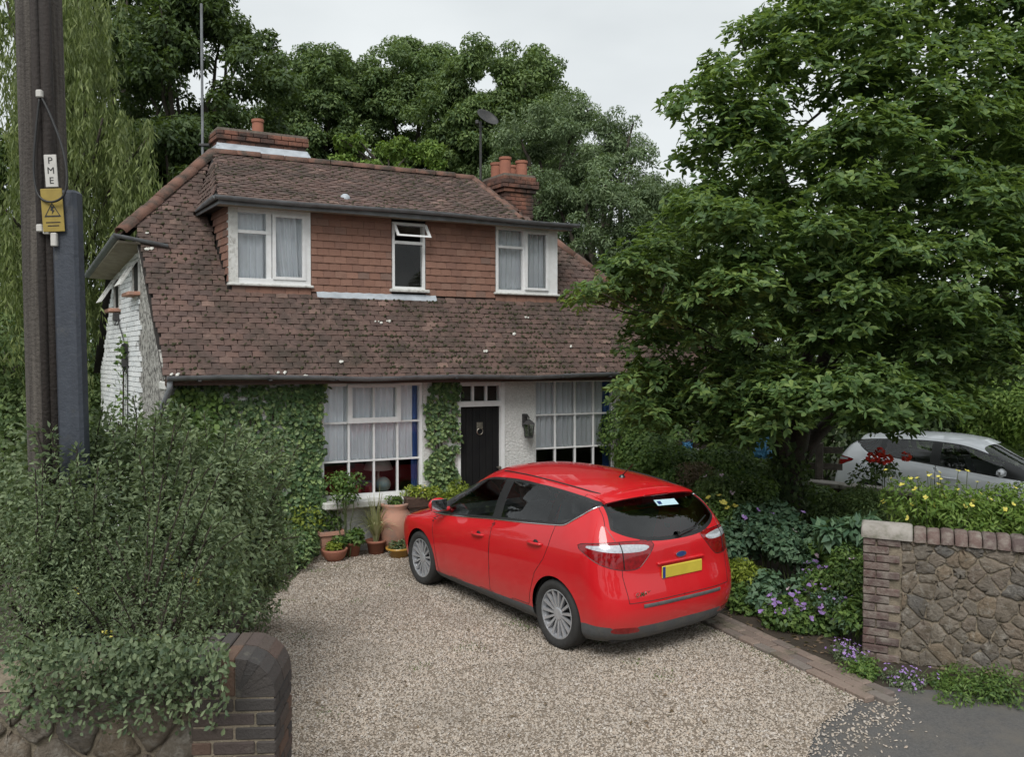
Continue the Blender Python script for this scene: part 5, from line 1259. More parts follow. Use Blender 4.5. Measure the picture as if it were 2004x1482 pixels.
# ---------------------------------------------------------------- pots along the house front
def ground_px(x, y):
    q = at(x, y, 1.0); d = (q[0], 1.0, q[2]-CAMH); k = -CAMH/d[2]; return (d[0]*k, k)
def pot(name, label, px, py, prof, mat, n=24, rot=0, group=None, soil=True):
    gx, gy = ground_px(px, py); o = thing(name, label, 'pot', (gx, gy, .01), rot, group)
    m = MB(); m.lathe(prof, n); m.build('body', mat, o, n > 8)
    if soil:
        r, h = max(prof, key=lambda q: q[1]); m = MB(); m.lathe([(0, h-.035), (prof[-1][0], h-.04)], n); m.build('compost', 'soil', o)
    return o
def pp(r0, r1, h, rim=.02, lip=.035): return [(0, 0), (r0, 0), (r1-.012, h-lip), (r1+rim*.5, h-lip+.004), (r1+rim*.5, h), (r1-.02, h), (r1-.03, h-.06)]
sq = [(0, 0), (.17, 0), (.215, .30), (.25, .305), (.25, .355), (.2, .355), (.19, .28)]
PQ = pot('square_planter', 'tall square pink terracotta planter below the left window', 646, 1088, sq, 'pink_terracotta', 4, PI/4+TH)
PB = pot('bowl_pot', 'low brown terracotta bowl of bright green seedlings on the gravel', 655, 1100, [(0, 0), (.09, 0), (.14, .06), (.17, .14), (.175, .17), (.155, .17), (.14, .12)], 'terracotta')
PR = pot('round_pot', 'round orange terracotta pot beside the green bowl', 690, 1091, pp(.085, .125, .21), 'terracotta')
PS = pot('brown_pot', 'small brown pot holding the pale strappy plant', 736, 1086, pp(.1, .14, .2), 'terracotta')
PY = pot('ochre_bowl', 'yellow ochre glazed bowl near the front wheel of the red car', 781, 1092, pp(.12, .17, .14, .03, .03), 'glazed_ochre')
PU = pot('large_urn', 'large brown clay urn between the strappy plant and the red car', 773, 1081, [(0, 0), (.12, 0), (.2, .18), (.24, .4), (.22, .55), (.17, .62), (.2, .66), (.2, .69), (.16, .69), (.14, .6)], 'pink_terracotta')
PG = pot('grey_planter', 'weathered grey stone planter under the yellow-green shrub', 577, 1086, [(0, 0), (.13, 0), (.15, .24), (.17, .25), (.17, .3), (.14, .3), (.13, .22)], 'old_stone', 4, PI/4+TH)
PT = pot('small_red_pot', 'tiny red clay pot next to the grey planter', 602, 1087, pp(.055, .075, .11), 'terracotta')
q = at(812, 972, 11.1); TR_ = thing('window_trough', 'dark wooden trough of plants on the right end of the window sill', 'planter', (hw(3.28, -.2, 0)[0], hw(3.28, -.2, 0)[1], .62), TH)
m = MB(); m.bevbox(-.22, .22, -.14, .06, 0, .15, .012); m.build('box', 'brown_wood', TR_)
m = MB(); m.bevbox(-.2, -.17, -.1, .05, -.12, 0, .004); m.bevbox(.17, .2, -.1, .05, -.12, 0, .004); m.build('bracket', 'iron', TR_)['kind'] = 'stuff'
# ---------------------------------------------------------------- vegetation
leafmat('magnolia_leaf', (.046, .095, .034), (.225, .31, .09), .36, .55, (.098, .17, .056))
leafmat('willow_leaf', (.095, .13, .045), (.235, .28, .105), .3, .6)
leafmat('dark_leaf', (.026, .052, .022), (.1, .15, .048), .2, .6)
leafmat('mid_leaf', (.06, .108, .042), (.19, .265, .095), .25, .6)
leafmat('grey_leaf', (.085, .135, .066), (.23, .3, .16), .2, .6)
leafmat('bright_leaf', (.07, .14, .025), (.22, .32, .07), .3, .6)
leafmat('shrub_leaf', (.062, .1, .054), (.215, .27, .145), .2, .6)
leafmat('ivy_leaf', (.06, .115, .05), (.3, .4, .16), .2, .45, (.14, .22, .095))
leafmat('teal_leaf', (.045, .1, .06), (.15, .24, .14), .2, .55)
leafmat('bed_leaf', (.045, .1, .028), (.17, .26, .065), .25, .55)
leafmat('lime_leaf', (.12, .17, .02), (.32, .38, .06), .3, .55)
leafmat('strap_leaf', (.3, .32, .15), (.6, .58, .36), .25, .55)
leafmat('pink_twig_leaf', (.12, .085, .05), (.24, .17, .12), .2, .7)
leafmat('violet_petal', (.25, .14, .42), (.48, .32, .66), .2, .6)
leafmat('yellow_petal', (.6, .52, .08), (.75, .68, .18), .2, .6)
leafmat('red_petal', (.55, .015, .02), (.75, .05, .04), .2, .6)
leafmat('pale_petal', (.55, .38, .5), (.72, .6, .66), .2, .6)
pm('bark', (.075, .06, .048), (.035, .028, .022), 7, .95, .9, 30, stain=(.06, .07, .035), stscale=4)
pm('green_stem', (.09, .12, .04), (.06, .08, .03), 9, .8)
pm('twig', (.06, .045, .035), (.04, .03, .025), 9, .9)

def unit(a): return a/np.maximum(1e-9, np.linalg.norm(a, axis=-1, keepdims=True))
def rdir(n): return unit(rng.normal(size=(n, 3)))
def leafmesh(name, P, D, N, Ln, Wd, mat, parent=None, tint=None, big=False, fold=.22, droop=.12):
    n = len(P); P = np.asarray(P, float); D = unit(np.asarray(D, float)); N = np.asarray(N, float)
    N = unit(N-D*(N*D).sum(1, keepdims=True)); S = np.cross(D, N)
    Ln = np.broadcast_to(Ln, (n,))[:, None]; Wd = np.broadcast_to(Wd, (n,))[:, None]
    up = N*fold*Wd; dz = np.array([0, 0, 1.])*droop*Ln
    tip = P+D*Ln-dz
    if big:
        V = np.stack([P, P+D*Ln*.4-S*Wd*.42+up-dz*.2, P+D*Ln*.72-S*Wd*.46+up-dz*.55, tip, P+D*Ln*.72+S*Wd*.46+up-dz*.55, P+D*Ln*.4+S*Wd*.42+up-dz*.2], 1)
        F = (np.arange(n)*6)[:, None, None]+np.array([(0, 3, 2, 1), (0, 5, 4, 3)])[None]
        k = 6
    else:
        V = np.stack([P, P+D*Ln*.45-S*Wd*.5+up-dz*.3, tip, P+D*Ln*.45+S*Wd*.5+up-dz*.3], 1)
        F = (np.arange(n)*4)[:, None, None]+np.array([(0, 3, 2, 1)])[None]; k = 4
    if tint is None: tint = rng.uniform(0, 1, n)
    me = npmesh(name, V.reshape(-1, 3), F.reshape(-1, 4), mat, False, np.repeat(np.clip(tint, 0, .999), k))
    return link(name, me, parent)
def clump_leaves(C_, R_, n, flat=.75, up=.25, inner=.55):
    """points on clumps: C_ centres (k,3), R_ radii (k,) -> P, outward direction"""
    w_ = R_**2; j = rng.choice(len(C_), n, p=w_/w_.sum()); d = rdir(n); d[:, 2] = d[:, 2]*.85+up; d = unit(d)
    rad = R_[j]*(inner+(1.06-inner)*rng.uniform(0, 1, n)**.45)
    P = C_[j]+d*rad[:, None]*np.array([1, 1, flat]); return P, d, j
def tangent(d, down=.35, out=.5):
    t = rng.normal(size=d.shape); t -= d*(t*d).sum(1, keepdims=True); t = unit(t)+d*out; t[:, 2] -= down; return unit(t)
def ellclumps(c, r, n, cr, shell=.55):
    d = rdir(n); u = shell+(1-shell)*rng.uniform(0, 1, n)**.5; C_ = np.array(c)+d*np.array(r)*u[:, None]; return C_, rng.uniform(cr[0], cr[1], n)
def limb(m, a, b, r0, r1, sag=0, n=6, jit=.08):
    a, b = Vector(a), Vector(b); L_ = (b-a).length; pts = []
    for i in range(n+1):
        t = i/n; p = a.lerp(b, t); p.z += sag*L_*math.sin(PI*t)*.5; k = jit*L_*.3*math.sin(PI*t)
        pts.append(tuple(p+Vector((random.uniform(-k, k), random.uniform(-k, k), random.uniform(-k, k)))))
    m.tube(pts, [r0+(r1-r0)*i/n for i in range(n+1)], 7)
def tree(name, label, base, c, r, nclump, cr, nleaf, ls, mat, trunk_r=.25, shell=.5, extra=None, group=None, lw=.5):
    t = thing(name, label, 'tree', base, 0, group); b = np.array(base)
    C_, R_ = ellclumps(np.array(c)-b, r, nclump, cr, shell)
    C_[:, 2] = np.maximum(C_[:, 2], .6)
    if extra is not None: C_ = np.concatenate([C_, np.array([e[:3] for e in extra])-b]); R_ = np.concatenate([R_, np.array([e[3] for e in extra])])
    k_ = 7; d_ = rdir(len(C_)*k_); d_[:, 2] = d_[:, 2]*.8+.2; C2 = np.repeat(C_, k_, 0)+d_*np.repeat(R_, k_)[:, None]*rng.uniform(.4, .95, (len(C_)*k_, 1)); R2 = np.repeat(R_, k_)*rng.uniform(.26, .5, len(C_)*k_)
    C_, R_ = C2, R2; C_[:, 2] = np.maximum(C_[:, 2], .5)
    P, d, j = clump_leaves(C_, R_, nleaf, .7, .3, .15)
    ct = rng.uniform(-.3, .3, len(C_))
    leafmesh('crown', P, tangent(d), d*.7+rdir(nleaf)*.5+np.array([0, 0, .4]), ls*rng.uniform(.6, 1.3, nleaf), ls*lw*rng.uniform(.7, 1.2, nleaf), mat, t, np.clip(rng.beta(1.6, 2.2, nleaf)+ct[j]*.6+.15*d[:, 2], 0, .99))
    m = MB(); cc = np.array(c)-b; fork = (cc[0]*.5, cc[1]*.5, max(.8, cc[2]-r[2]*.8))
    limb(m, (0, 0, -.1), fork, trunk_r, trunk_r*.7, n=5)
    for k in rng.choice(len(C_), min(len(C_), 16), replace=False): limb(m, fork, tuple(C_[k]), trunk_r*.4, .02, .15)
    m.build('trunk', 'bark', t, True); return t
def atw(px, py, Y): return np.array(at(px, py, Y))
# --- background trees, far to near
q = atw(630, 245, 31); tree('far_tree', 'rounded mid-green tree behind the roof, just right of the left chimney', (q[0], 31, 0), q, (2.2, 2.0, 3.1), 56, (.7, 1.1), 70000, .15, 'mid_leaf')
q = atw(800, 265, 32); tree('far_tree', 'tall mid-green tree centred above the long dormer', (q[0], 32, 0), q, (2.7, 2.4, 3.2), 56, (.8, 1.2), 80000, .15, 'mid_leaf')
q = atw(985, 265, 30); tree('far_tree', 'broad dark green tree above the satellite dish', (q[0], 30, 0), q, (3.1, 2.6, 3.0), 60, (.8, 1.2), 84000, .15, 'mid_leaf')
q = atw(375, 250, 21); tree('dark_tree', 'very dark broad tree behind the left chimney and mast', (q[0], 21, 0), q, (2.1, 2.0, 3.2), 60, (.6, 1.0), 60000, .15, 'dark_leaf')
q = atw(255, 160, 23); tree('dark_tree', 'dark tree behind the weeping willow at upper left', (q[0]-.3, 23, 0), q, (1.9, 1.9, 4.2), 26, (.7, 1.1), 24000, .17, 'dark_leaf')
q = atw(360, 470, 19); tree('dark_tree', 'low dark shrubby tree close behind the left hip of the roof', (q[0], 19, 0), q, (2.6, 1.6, 2.8), 26, (.6, 1.0), 26000, .14, 'dark_leaf')
q = atw(1175, 440, 19.5); tree('grey_tree', 'soft grey-green fine-leaved tree behind the right chimney', (q[0], 19.5, 0), q, (1.65, 1.5, 2.5), 60, (.45, .75), 70000, .1, 'grey_leaf', lw=.35)
q = atw(1060, 330, 21); tree('grey_tree', 'pale grey-green tree directly behind the right chimney pots', (q[0], 21, 0), q, (1.3, 1.4, 1.9), 24, (.45, .8), 30000, .1, 'grey_leaf', lw=.35)
q = atw(760, 320, 18); tree('light_tree', 'light green leafy sapling showing just over the ridge', (q[0], 18, 0), q, (1.15, .8, .55), 10, (.3, .5), 7000, .11, 'bright_leaf', .06)
q = atw(20, 250, 24); tree('dark_tree', 'dark tree behind the telegraph pole at the left frame edge', (q[0], 24, 0), q, (2.6, 2.0, 5.5), 30, (.8, 1.2), 26000, .19, 'dark_leaf')
q = atw(1900, 560, 19); tree('dark_tree', 'dark tree standing behind the white car at far right', (q[0], 19, 0), q, (3.6, 2.4, 4.4), 40, (.8, 1.3), 36000, .2, 'dark_leaf')
q = atw(1420, 560, 21); tree('dark_tree', 'dark tree seen through gaps of the big broadleaf tree', (q[0], 21, 0), q, (2.4, 1.8, 3.2), 34, (.7, 1.0), 30000, .18, 'mid_leaf')
q = atw(1275, 690, 19); tree('dark_tree', 'dark bushy tree beyond the right end of the roof', (q[0], 19, 0), q, (1.5, 1.4, 2.2), 18, (.5, .8), 15000, .16, 'mid_leaf')
for (x, y_, h, lbl) in ((-13, -18, 10.5, 'unseen roadside tree added for reflections, furthest left behind the viewer'), (-4.5, -20, 11.5, 'tall unseen roadside tree added for reflections behind the viewer'), (3.5, -19, 9.5, 'shorter unseen roadside tree added for reflections behind the viewer'), (12, -19, 11, 'unseen roadside tree added for reflections, furthest right behind the viewer')):
    tree('added_roadside_tree', lbl, (x, y_, 0), (x, y_, h*.55), (3.4, 1.8, h*.42), 30, (.8, 1.3), 8000, .38, 'mid_leaf', .2, group='trees added across the road for reflections')  # unseen trees behind the viewer, added for the glass and paint to reflect
# far woodland closing the view
n = 60; Cx = np.stack([rng.uniform(-60, 70, n), rng.uniform(44, 62, n), rng.uniform(1, 7, n)], 1); Rr = rng.uniform(2.2, 3.6, n)
Cx = np.concatenate([Cx, np.stack([np.linspace(-60, 70, 50), np.full(50, 43.), np.full(50, 2.)], 1)]); Rr = np.concatenate([Rr, np.full(50, 2.6)])
P, d, j = clump_leaves(Cx, Rr, 60000)
tag(leafmesh('far_woodland', P, tangent(d), d+np.array([0, 0, .4]), rng.uniform(.3, .6, len(P)), rng.uniform(.2, .35, len(P)), 'dark_leaf'), 'far-off dark woodland closing the view behind the trees', 'woodland', kind='stuff')
# --- weeping willow
q = atw(150, 300, 15.5); base = (q[0]-.4, 15.5, 0)
wil = thing('weeping_willow', 'yellow-green weeping willow hanging beside the telegraph pole', 'tree', base)
m = MB(); limb(m, (0, 0, -.1), (.1, 0, 4.2), .3, .2)
SP = []; SD = []
tops = []
for k in range(760):
    px = random.triangular(-90, 310, 150); py = random.uniform(-160, 560) if px < 215 else random.uniform(215, 400)
    Y = 15.5+random.uniform(-1.7, 1.3)
    p = atw(px, py, Y)-np.array(base); tops.append(p)
for k in range(26): limb(m, (.1, 0, random.uniform(2.5, 4.2)), tuple(tops[random.randrange(len(tops))]), .07, .015, .3)
m.build('trunk', 'bark', wil, True)
for p in tops:
    L_ = random.uniform(1.2, 3.2) if p[0] < 1.2 else random.uniform(.9, 1.9); nl = int(L_*30); t_ = np.sort(rng.uniform(0, 1, nl)); sw = rng.normal(0, .1, 2); ou = rng.uniform(.1, .35)
    dirx = rng.normal(0, 1, 2); dirx /= np.linalg.norm(dirx)
    pos = np.stack([p[0]+dirx[0]*ou*np.sqrt(t_)+sw[0]*t_+rng.normal(0, .025, nl), p[1]+dirx[1]*ou*np.sqrt(t_)+sw[1]*t_+rng.normal(0, .025, nl), p[2]+.15*np.sqrt(t_)*(1-t_)*2-L_*t_**1.15], 1)
    SP.append(pos); dd_ = rng.normal(0, .35, (nl, 3)); dd_[:, 2] -= 1; SD.append(dd_)
SP = np.concatenate(SP); SD = np.concatenate(SD); SP[:, 2] = np.maximum(SP[:, 2], .1); n = len(SP)
leafmesh('crown', SP, SD, rdir(n), rng.uniform(.1, .19, n), rng.uniform(.022, .036, n), 'willow_leaf', wil, rng.beta(2, 2, n))
# hedge left of the house and behind the pole
def hedge(name, label, pts, r, nleaf, ls, mat, cat='hedge', zmin=.3):
    t = thing(name, label, cat, (pts[0][0], pts[0][1], 0)); b = np.array((pts[0][0], pts[0][1], 0)); C_ = np.array([p[:3] for p in pts], float)-b; R_ = np.array([p[3] if len(p) > 3 else r for p in pts], float)
    P, d, j = clump_leaves(C_, R_, nleaf, .9, .3); P[:, 2] = np.maximum(P[:, 2], .02)
    leafmesh('foliage', P, tangent(d), d+rdir(nleaf)*.4, ls*rng.uniform(.6, 1.3, nleaf), ls*.55*rng.uniform(.7, 1.2, nleaf), mat, t)
    m = MB()
    for c in C_: limb(m, (c[0]*.9, c[1], 0), tuple(c), .03, .01)
    m.build('stems', 'bark', t)['kind'] = 'stuff'; return t
hedge('tall_hedge', 'tall green hedge between the willow and the white gable', [(-11.5, 15, 1.2, 1.2), (-10, 15.2, 1.5, 1.3), (-9, 15.4, 1.4, 1.2), (-8.2, 15.6, 1.6, 1.1), (-7.6, 15.2, 1.0, .9), (-10.5, 14.8, 2.6, 1.0), (-9.2, 15, 2.8, .9), (-13, 14, 2, 1.6)], 1, 26000, .11, 'mid_leaf')
hedge('garden_hedge', 'tangled hedge on the boundary behind the red car and the trunk', [tuple(atw(px, py, Y))+(r,) for px, py, Y, r in ((1270, 900, 12.6, .5), (1340, 930, 12.4, .45), (1420, 930, 12.2, .5), (1240, 850, 13.2, .55), (1480, 950, 12.0, .42), (1310, 960, 11.8, .4), (1390, 985, 11.4, .38), (1600, 990, 11.6, .32), (1680, 1000, 11.2, .34))], .4, 24000, .07, 'bed_leaf')
hedge('far_hedge', 'dark hedge behind the rail fence and white car', [(x, 17.2-.25*x*0, z, 1.1) for x in (2.5, 4, 5.5, 7, 8.5, 10, 11.5) for z in (.9, 2.0)], 1.1, 30000, .14, 'dark_leaf')
hedge('light_bush', 'pale green bush at the far right above the white car', [tuple(atw(1960, 800, 16))+(.6,), tuple(atw(2030, 820, 15.5))+(.7,), tuple(atw(1930, 850, 16.2))+(.5,)], .6, 9000, .09, 'bright_leaf', 'bush')
# --- big broadleaf tree on the right
TB = np.array([3.86, 11.35, 0]); big = thing('broadleaf_tree', 'large spreading broadleaf tree with tiered branches overhanging the cottage', 'tree', tuple(TB))
POLY = [(1085, 605), (1110, 565), (1180, 520), (1275, 440), (1330, 370), (1330, 300), (1285, 215), (1350, 175), (1370, 120), (1430, 110), (1410, 55), (1500, 30), (1560, -60), (2200, -120), (2250, 760), (1900, 790), (1860, 845), (1700, 880), (1600, 860), (1490, 840), (1400, 885), (1260, 880), (1190, 830), (1165, 745), (1215, 700), (1190, 640), (1130, 620)]
GAPS = [(1590, 190, 34, 36), (1625, 150, 18, 14), (1540, 235, 30, 20), (1700, 325, 30, 16), (1640, 345, 22, 12), (1735, 315, 22, 12)]
CL = []
for gx in range(1085, 2240, 56):
    for gy_ in range(-110, 890, 50):
        for lay in (0, 1):
            x, y = gx+random.uniform(-26, 26), gy_+random.uniform(-24, 24)
            if not inpoly(np.array([[x, y], [x-42, y], [x-34, y+26]]), POLY).all(): continue
            if any(((x-g[0])/(g[2]+20))**2+((y-g[1])/(g[3]+12))**2 < 1 for g in GAPS): continue
            e = math.hypot((x-1640)/560, (y-430)/540); dep = math.sqrt(max(.08, 1-min(1, e)**2))
            Y = 10.9-2.3*dep*random.uniform(.5, 1.0) if lay == 0 else 10.9+random.uniform(-.4, .8)*1.6*dep
            if x < 1250: Y = random.uniform(8.9, 9.9)
            if x > 1680: Y = min(Y, 10.6)
            if random.random() < (.08 if lay == 0 else .35): continue
            p = atw(x, y, Y)
            if p[2] < 1.2: continue
            CL.append((*(p-TB), random.uniform(.24, .4)))
for (x, y, Y, r) in [(1128, 598, 9.0, .16), (1175, 572, 9.1, .22), (1235, 530, 9.3, .26), (1320, 230, 10.2, .15), (1300, 215, 10.2, .07), (1350, 320, 10.2, .26), (1400, 125, 10.6, .2), (1372, 135, 10.6, .07), (1450, 75, 10.8, .25), (1225, 760, 9.4, .18), (1270, 830, 9.8, .24), (1340, 850, 10, .3), (1420, 870, 10.2, .3), (1520, 830, 9.2, .4), (1620, 800, 8.9, .45), (1720, 820, 8.9, .42), (1800, 810, 9.0, .36), (1840, 800, 9.1, .3), (1560, 780, 9.0, .45), (1680, 760, 8.8, .45), (1480, 860, 9.6, .3)]:
    CL.append((*(atw(x, y, Y)-TB), r))
CL = np.array(CL); NW = 27000
w_ = CL[:, 3]**2; j = rng.choice(len(CL), NW, p=w_/w_.sum())
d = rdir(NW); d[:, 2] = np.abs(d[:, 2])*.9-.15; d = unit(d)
WP = CL[j, :3]+d*(CL[j, 3]*1.25*(.35+.7*rng.uniform(0, 1, NW)**.6))[:, None]*np.array([1, 1, .7])
nl = 6; Pm = np.repeat(WP, nl, 0); ax = np.repeat(unit(d*.6+np.array([0, 0, .7])+rng.normal(0, .3, (NW, 3))), nl, 0)
t_ = rng.normal(size=Pm.shape); t_ -= ax*(t_*ax).sum(1, keepdims=True); t_ = unit(t_); D = unit(t_+ax*rng.uniform(.05, .55, (len(Pm), 1)))
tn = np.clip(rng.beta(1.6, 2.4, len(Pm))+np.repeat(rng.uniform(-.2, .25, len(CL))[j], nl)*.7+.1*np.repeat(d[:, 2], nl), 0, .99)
sd_px = np.array([1]); 
leafmesh('crown', Pm, D, ax+rng.normal(0, .15, Pm.shape), rng.uniform(.055, .135, len(Pm)), rng.uniform(.028, .056, len(Pm)), 'magnolia_leaf', big, tn, True, .18, .16)
# twig tips standing out of the outline
m = MB(); limb(m, (0, 0, -.15), (.02, -.1, 1.15), .2, .15, n=5, jit=.03); fork = (.02, -.1, 1.15)
arms = [((.25, -.35, 2.5), .12), ((-.45, -.3, 2.3), .1), ((.9, .1, 2.4), .1), ((-.1, .5, 2.6), .09), ((.3, -.2, 3.6), .09)]
for a_, r_ in arms: limb(m, fork, a_, r_+.02, r_*.7, n=5, jit=.1)
limb(m, arms[0][0], (1.3, -.4, 4.9), .085, .05); limb(m, arms[4][0], (-.2, 0, 5.6), .07, .04)
hubs = [a_ for a_, _ in arms]+[(1.3, -.4, 4.9), (-.2, 0, 5.6)]
for k in range(len(CL)):
    c = CL[k, :3]; h = min(hubs, key=lambda q: np.linalg.norm(np.array(q)-c)+(0 if q[2] < c[2]+.3 else 2))
    if k % (5 if h[2] < 3 else 17) == 0: limb(m, h, tuple(c), .024, .006, .12, n=6, jit=.16)
m.build('trunk', 'bark', big, True)
# ivy on its trunk
P = np.stack([rng.normal(0, .16, 2600), rng.normal(-.05, .16, 2600), rng.uniform(.0, 1.6, 2600)], 1); dd_ = P*np.array([1, 1, 0]); rr_ = np.linalg.norm(dd_, axis=1, keepdims=True); P[:, :2] = (unit(dd_)*(.17+.1*rng.uniform(0, 1, (2600, 1))))[:, :2]; keep = (P[:, 2] > .75) | (P[:, 0] > .02); P = P[keep]
t = thing('trunk_ivy', 'dark ivy climbing the trunk of the broadleaf tree', 'ivy', tuple(TB)); n = len(P)
leafmesh('leaves', P, rng.normal(0, 1, (n, 3))+np.array([0, 0, -.6]), unit(P*np.array([1, 1, 0]))+rng.normal(0, .3, (n, 3)), rng.uniform(.05, .09, n), rng.uniform(.04, .07, n), 'dark_leaf', t)

# --- ivy on the cottage
HR = Matrix.Rotation(TH, 3, 'Z'); OUTW = np.array(HR @ Vector(sh(0, -1, 0))); ALW = np.array(HR @ Vector((1, 0, 0)))
def ivy(name, label, regions, n, mat='ivy_leaf', ls=.07, thick=.08, stems=None):
    t = thing(name, label, 'ivy', hw(regions[0][0], 0, 0)); b = np.array(hw(regions[0][0], 0, 0)); ar = np.array([(r[1]-r[0])*(r[3]-r[2]) for r in regions]); j = rng.choice(len(regions), n, p=ar/ar.sum()); R_ = np.array(regions)
    a = R_[j, 0]+(R_[j, 1]-R_[j, 0])*rng.uniform(-.01, 1.01, n); z = R_[j, 2]+(R_[j, 3]-R_[j, 2])*rng.uniform(-.01, 1.01, n)
    a += .045*np.sin(z*9+np.sin(z*23))+rng.normal(0, .02, n); z += .05*np.sin(a*7+np.sin(a*19))-.03
    dpt = thick*(.35+.65*(.5+.5*np.sin(a*5.3+1)*np.cos(z*4.7)))*rng.uniform(.1, 1, n)
    P = np.array([hw(a_, -.01-d_, z_) for a_, d_, z_ in zip(a, dpt, z)])-b
    D = rng.normal(0, .6, (n, 3))+ALW*rng.normal(0, .5, (n, 1))+np.array([0, 0, -.9]); N = OUTW*1.0+np.array([0, 0, .55])+rng.normal(0, .35, (n, 3))
    leafmesh('leaves', P, D, N, ls*rng.uniform(.6, 1.25, n), ls*.85*rng.uniform(.6, 1.2, n), mat, t, np.clip(rng.beta(1.8, 2.0, n)+.25*(z > 2.15)*rng.uniform(0, 1, n), 0, .99), True, .12, .1)
    m = MB()
    for k in range(max(3, n//700)):
        a0 = random.uniform(regions[0][0]+.08, regions[0][1]-.08); pts = [np.array(hw(a0+random.uniform(-.03, .03), -.02, i*regions[0][3]/6))-b for i in range(6)]; m.tube([tuple(p) for p in pts], .012, 5)
    m.build('stems', 'twig', t)['kind'] = 'stuff'; return t
ivy('wall_ivy', 'dense dark ivy covering the front wall left of the window', [(.1, 1.95, .1, 2.43), (1.55, 1.98, .3, 2.43)], 7500)
ivy('door_ivy', 'strip of ivy climbing between the left window and the door', [(3.5, 3.98, 1.55, 2.43), (3.52, 3.95, .95, 1.45), (3.5, 3.93, .25, .95)], 2100)
ivy('corner_ivy', 'ivy on the front wall to the right of the right window', [(6.8, 8.3, .2, 2.35)], 3200)
ivy('eaves_creeper', 'bright green creeper tips just under the eaves at the left corner', [(.05, .6, 1.7, 2.36)], 500, 'bed_leaf', .08, .2)
# creeper sprig on the white gable
t = thing('gable_creeper', 'thin leafy creeper sprig on the white gable wall', 'creeper', hw(0, 2.9, 0)); b = np.array(hw(0, 2.9, 0)); m = MB(); pts = [np.array(hw(-.05, 3.0-.09*i, .8+.35*i if i < 4 else 1.9+.18*i))-b for i in range(7)]; m.tube([tuple(p) for p in pts], .012, 6); m.build('stems', 'twig', t)
P = np.concatenate([pts[i]+(pts[i+1]-pts[i])*rng.uniform(0, 1, (45, 1))+rng.normal(0, .07, (45, 3)) for i in range(6)]); n = len(P); leafmesh('leaves', P, rdir(n), rdir(n), rng.uniform(.06, .1, n), rng.uniform(.05, .07, n), 'bed_leaf', t)

# --- big shrub over the front wall
sb = np.array([-2.75, 5.9, 0]); shrub = thing('grey_green_shrub', 'huge loose grey-green shrub spilling over the front wall at left', 'shrub', tuple(sb))
cl_ = [(130, 1040, 5.5, .62), (250, 1000, 5.8, .62), (385, 1000, 6.1, .55), (210, 1150, 5.0, .45), (345, 1120, 5.3, .5), (440, 1090, 5.9, .42), (340, 1215, 4.75, .26), (130, 1200, 4.75, .4), (60, 960, 5.9, .55), (230, 1250, 4.6, .24), (430, 1190, 5.3, .26), (300, 930, 6.2, .5), (430, 940, 6.5, .4), (60, 1100, 5.0, .5), (500, 1040, 6.9, .32), (160, 920, 6.1, .45), (110, 1290, 4.5, .2), (400, 1250, 4.7, .17), (530, 1110, 7.4, .25), (20, 1180, 4.8, .4), (-30, 1060, 5.2, .5), (70, 1230, 4.6, .3), (280, 1180, 4.8, .35), (170, 1080, 5.2, .5), (300, 1060, 5.5, .5), (20, 1290, 4.5, .2), (300, 1280, 4.5, .18)]
C_ = np.array([atw(x, y, Y)-sb for x, y, Y, r in cl_]); R_ = np.array([c[3] for c in cl_])
P, d, j = clump_leaves(C_, R_*.9, 34000, .95, .2, .12)
DD = [tangent(d, .2, .8)]; PP = [P]; m = MB()
tips = [(random.uniform(50, 420), random.uniform(785, 910), random.uniform(5.3, 6.6)) for _ in range(80)]+[(random.uniform(40, 480), random.uniform(900, 1150), random.uniform(4.7, 5.4)) for _ in range(60)]+[(random.uniform(30, 430), random.uniform(1240, 1400), random.uniform(4.05, 4.3)) for _ in range(46)]+[(random.uniform(430, 575), random.uniform(830, 980), random.uniform(6.2, 7.4)) for _ in range(26)]+[(random.uniform(470, 590), random.uniform(1000, 1160), random.uniform(6.4, 8)) for _ in range(18)]+[(random.uniform(60, 440), random.uniform(1150, 1330), random.uniform(4.25, 4.6)) for _ in range(22)]+[(260, 775, 6), (200, 800, 5.8), (150, 830, 5.7), (560, 850, 7.2), (585, 870, 7.3)]
for (x, y, Y) in tips:
    e = atw(x, y, Y)-sb; k = np.argmin(np.linalg.norm(C_-e, axis=1)+.5*(C_[:, 2] > e[2]+.1)); a = C_[k]*np.array([.92, .92, .8]); mid = (a+e)/2+np.array([0, 0, .12]); ts = np.linspace(0, 1, 9)[:, None]; curve = (1-ts)**2*a+2*ts*(1-ts)*mid+ts**2*e
    m.tube([tuple(p) for p in curve], [.008]*5+[.004]*4, 5)
    n = int(90*np.linalg.norm(e-a)/.6)+30; u = rng.uniform(.15, 1, n)[:, None]; pc = (1-u)**2*a+2*u*(1-u)*mid+u**2*e; tg = unit(2*(1-u)*(mid-a)+2*u*(e-mid)); sd_ = rdir(n)
    PP.append(pc+sd_*.025); DD.append(unit(tg*.7+sd_))
for c in C_: limb(m, (c[0]*.4, c[1]*.4+.1, 0), tuple(c), .03, .01, .1)
m.build('stems', 'twig', shrub)['kind'] = 'stuff'
P = np.concatenate(PP); D = np.concatenate(DD); n = len(P)
leafmesh('foliage', P, D, rdir(n)+np.array([0, -.2, .6]), rng.uniform(.03, .07, n)*np.clip((P[:, 1]+2.1)/1.7, .55, 1), rng.uniform(.013, .028, n)*np.clip((P[:, 1]+2.1)/1.7, .55, 1), 'shrub_leaf', shrub, rng.beta(1.6, 2, n))
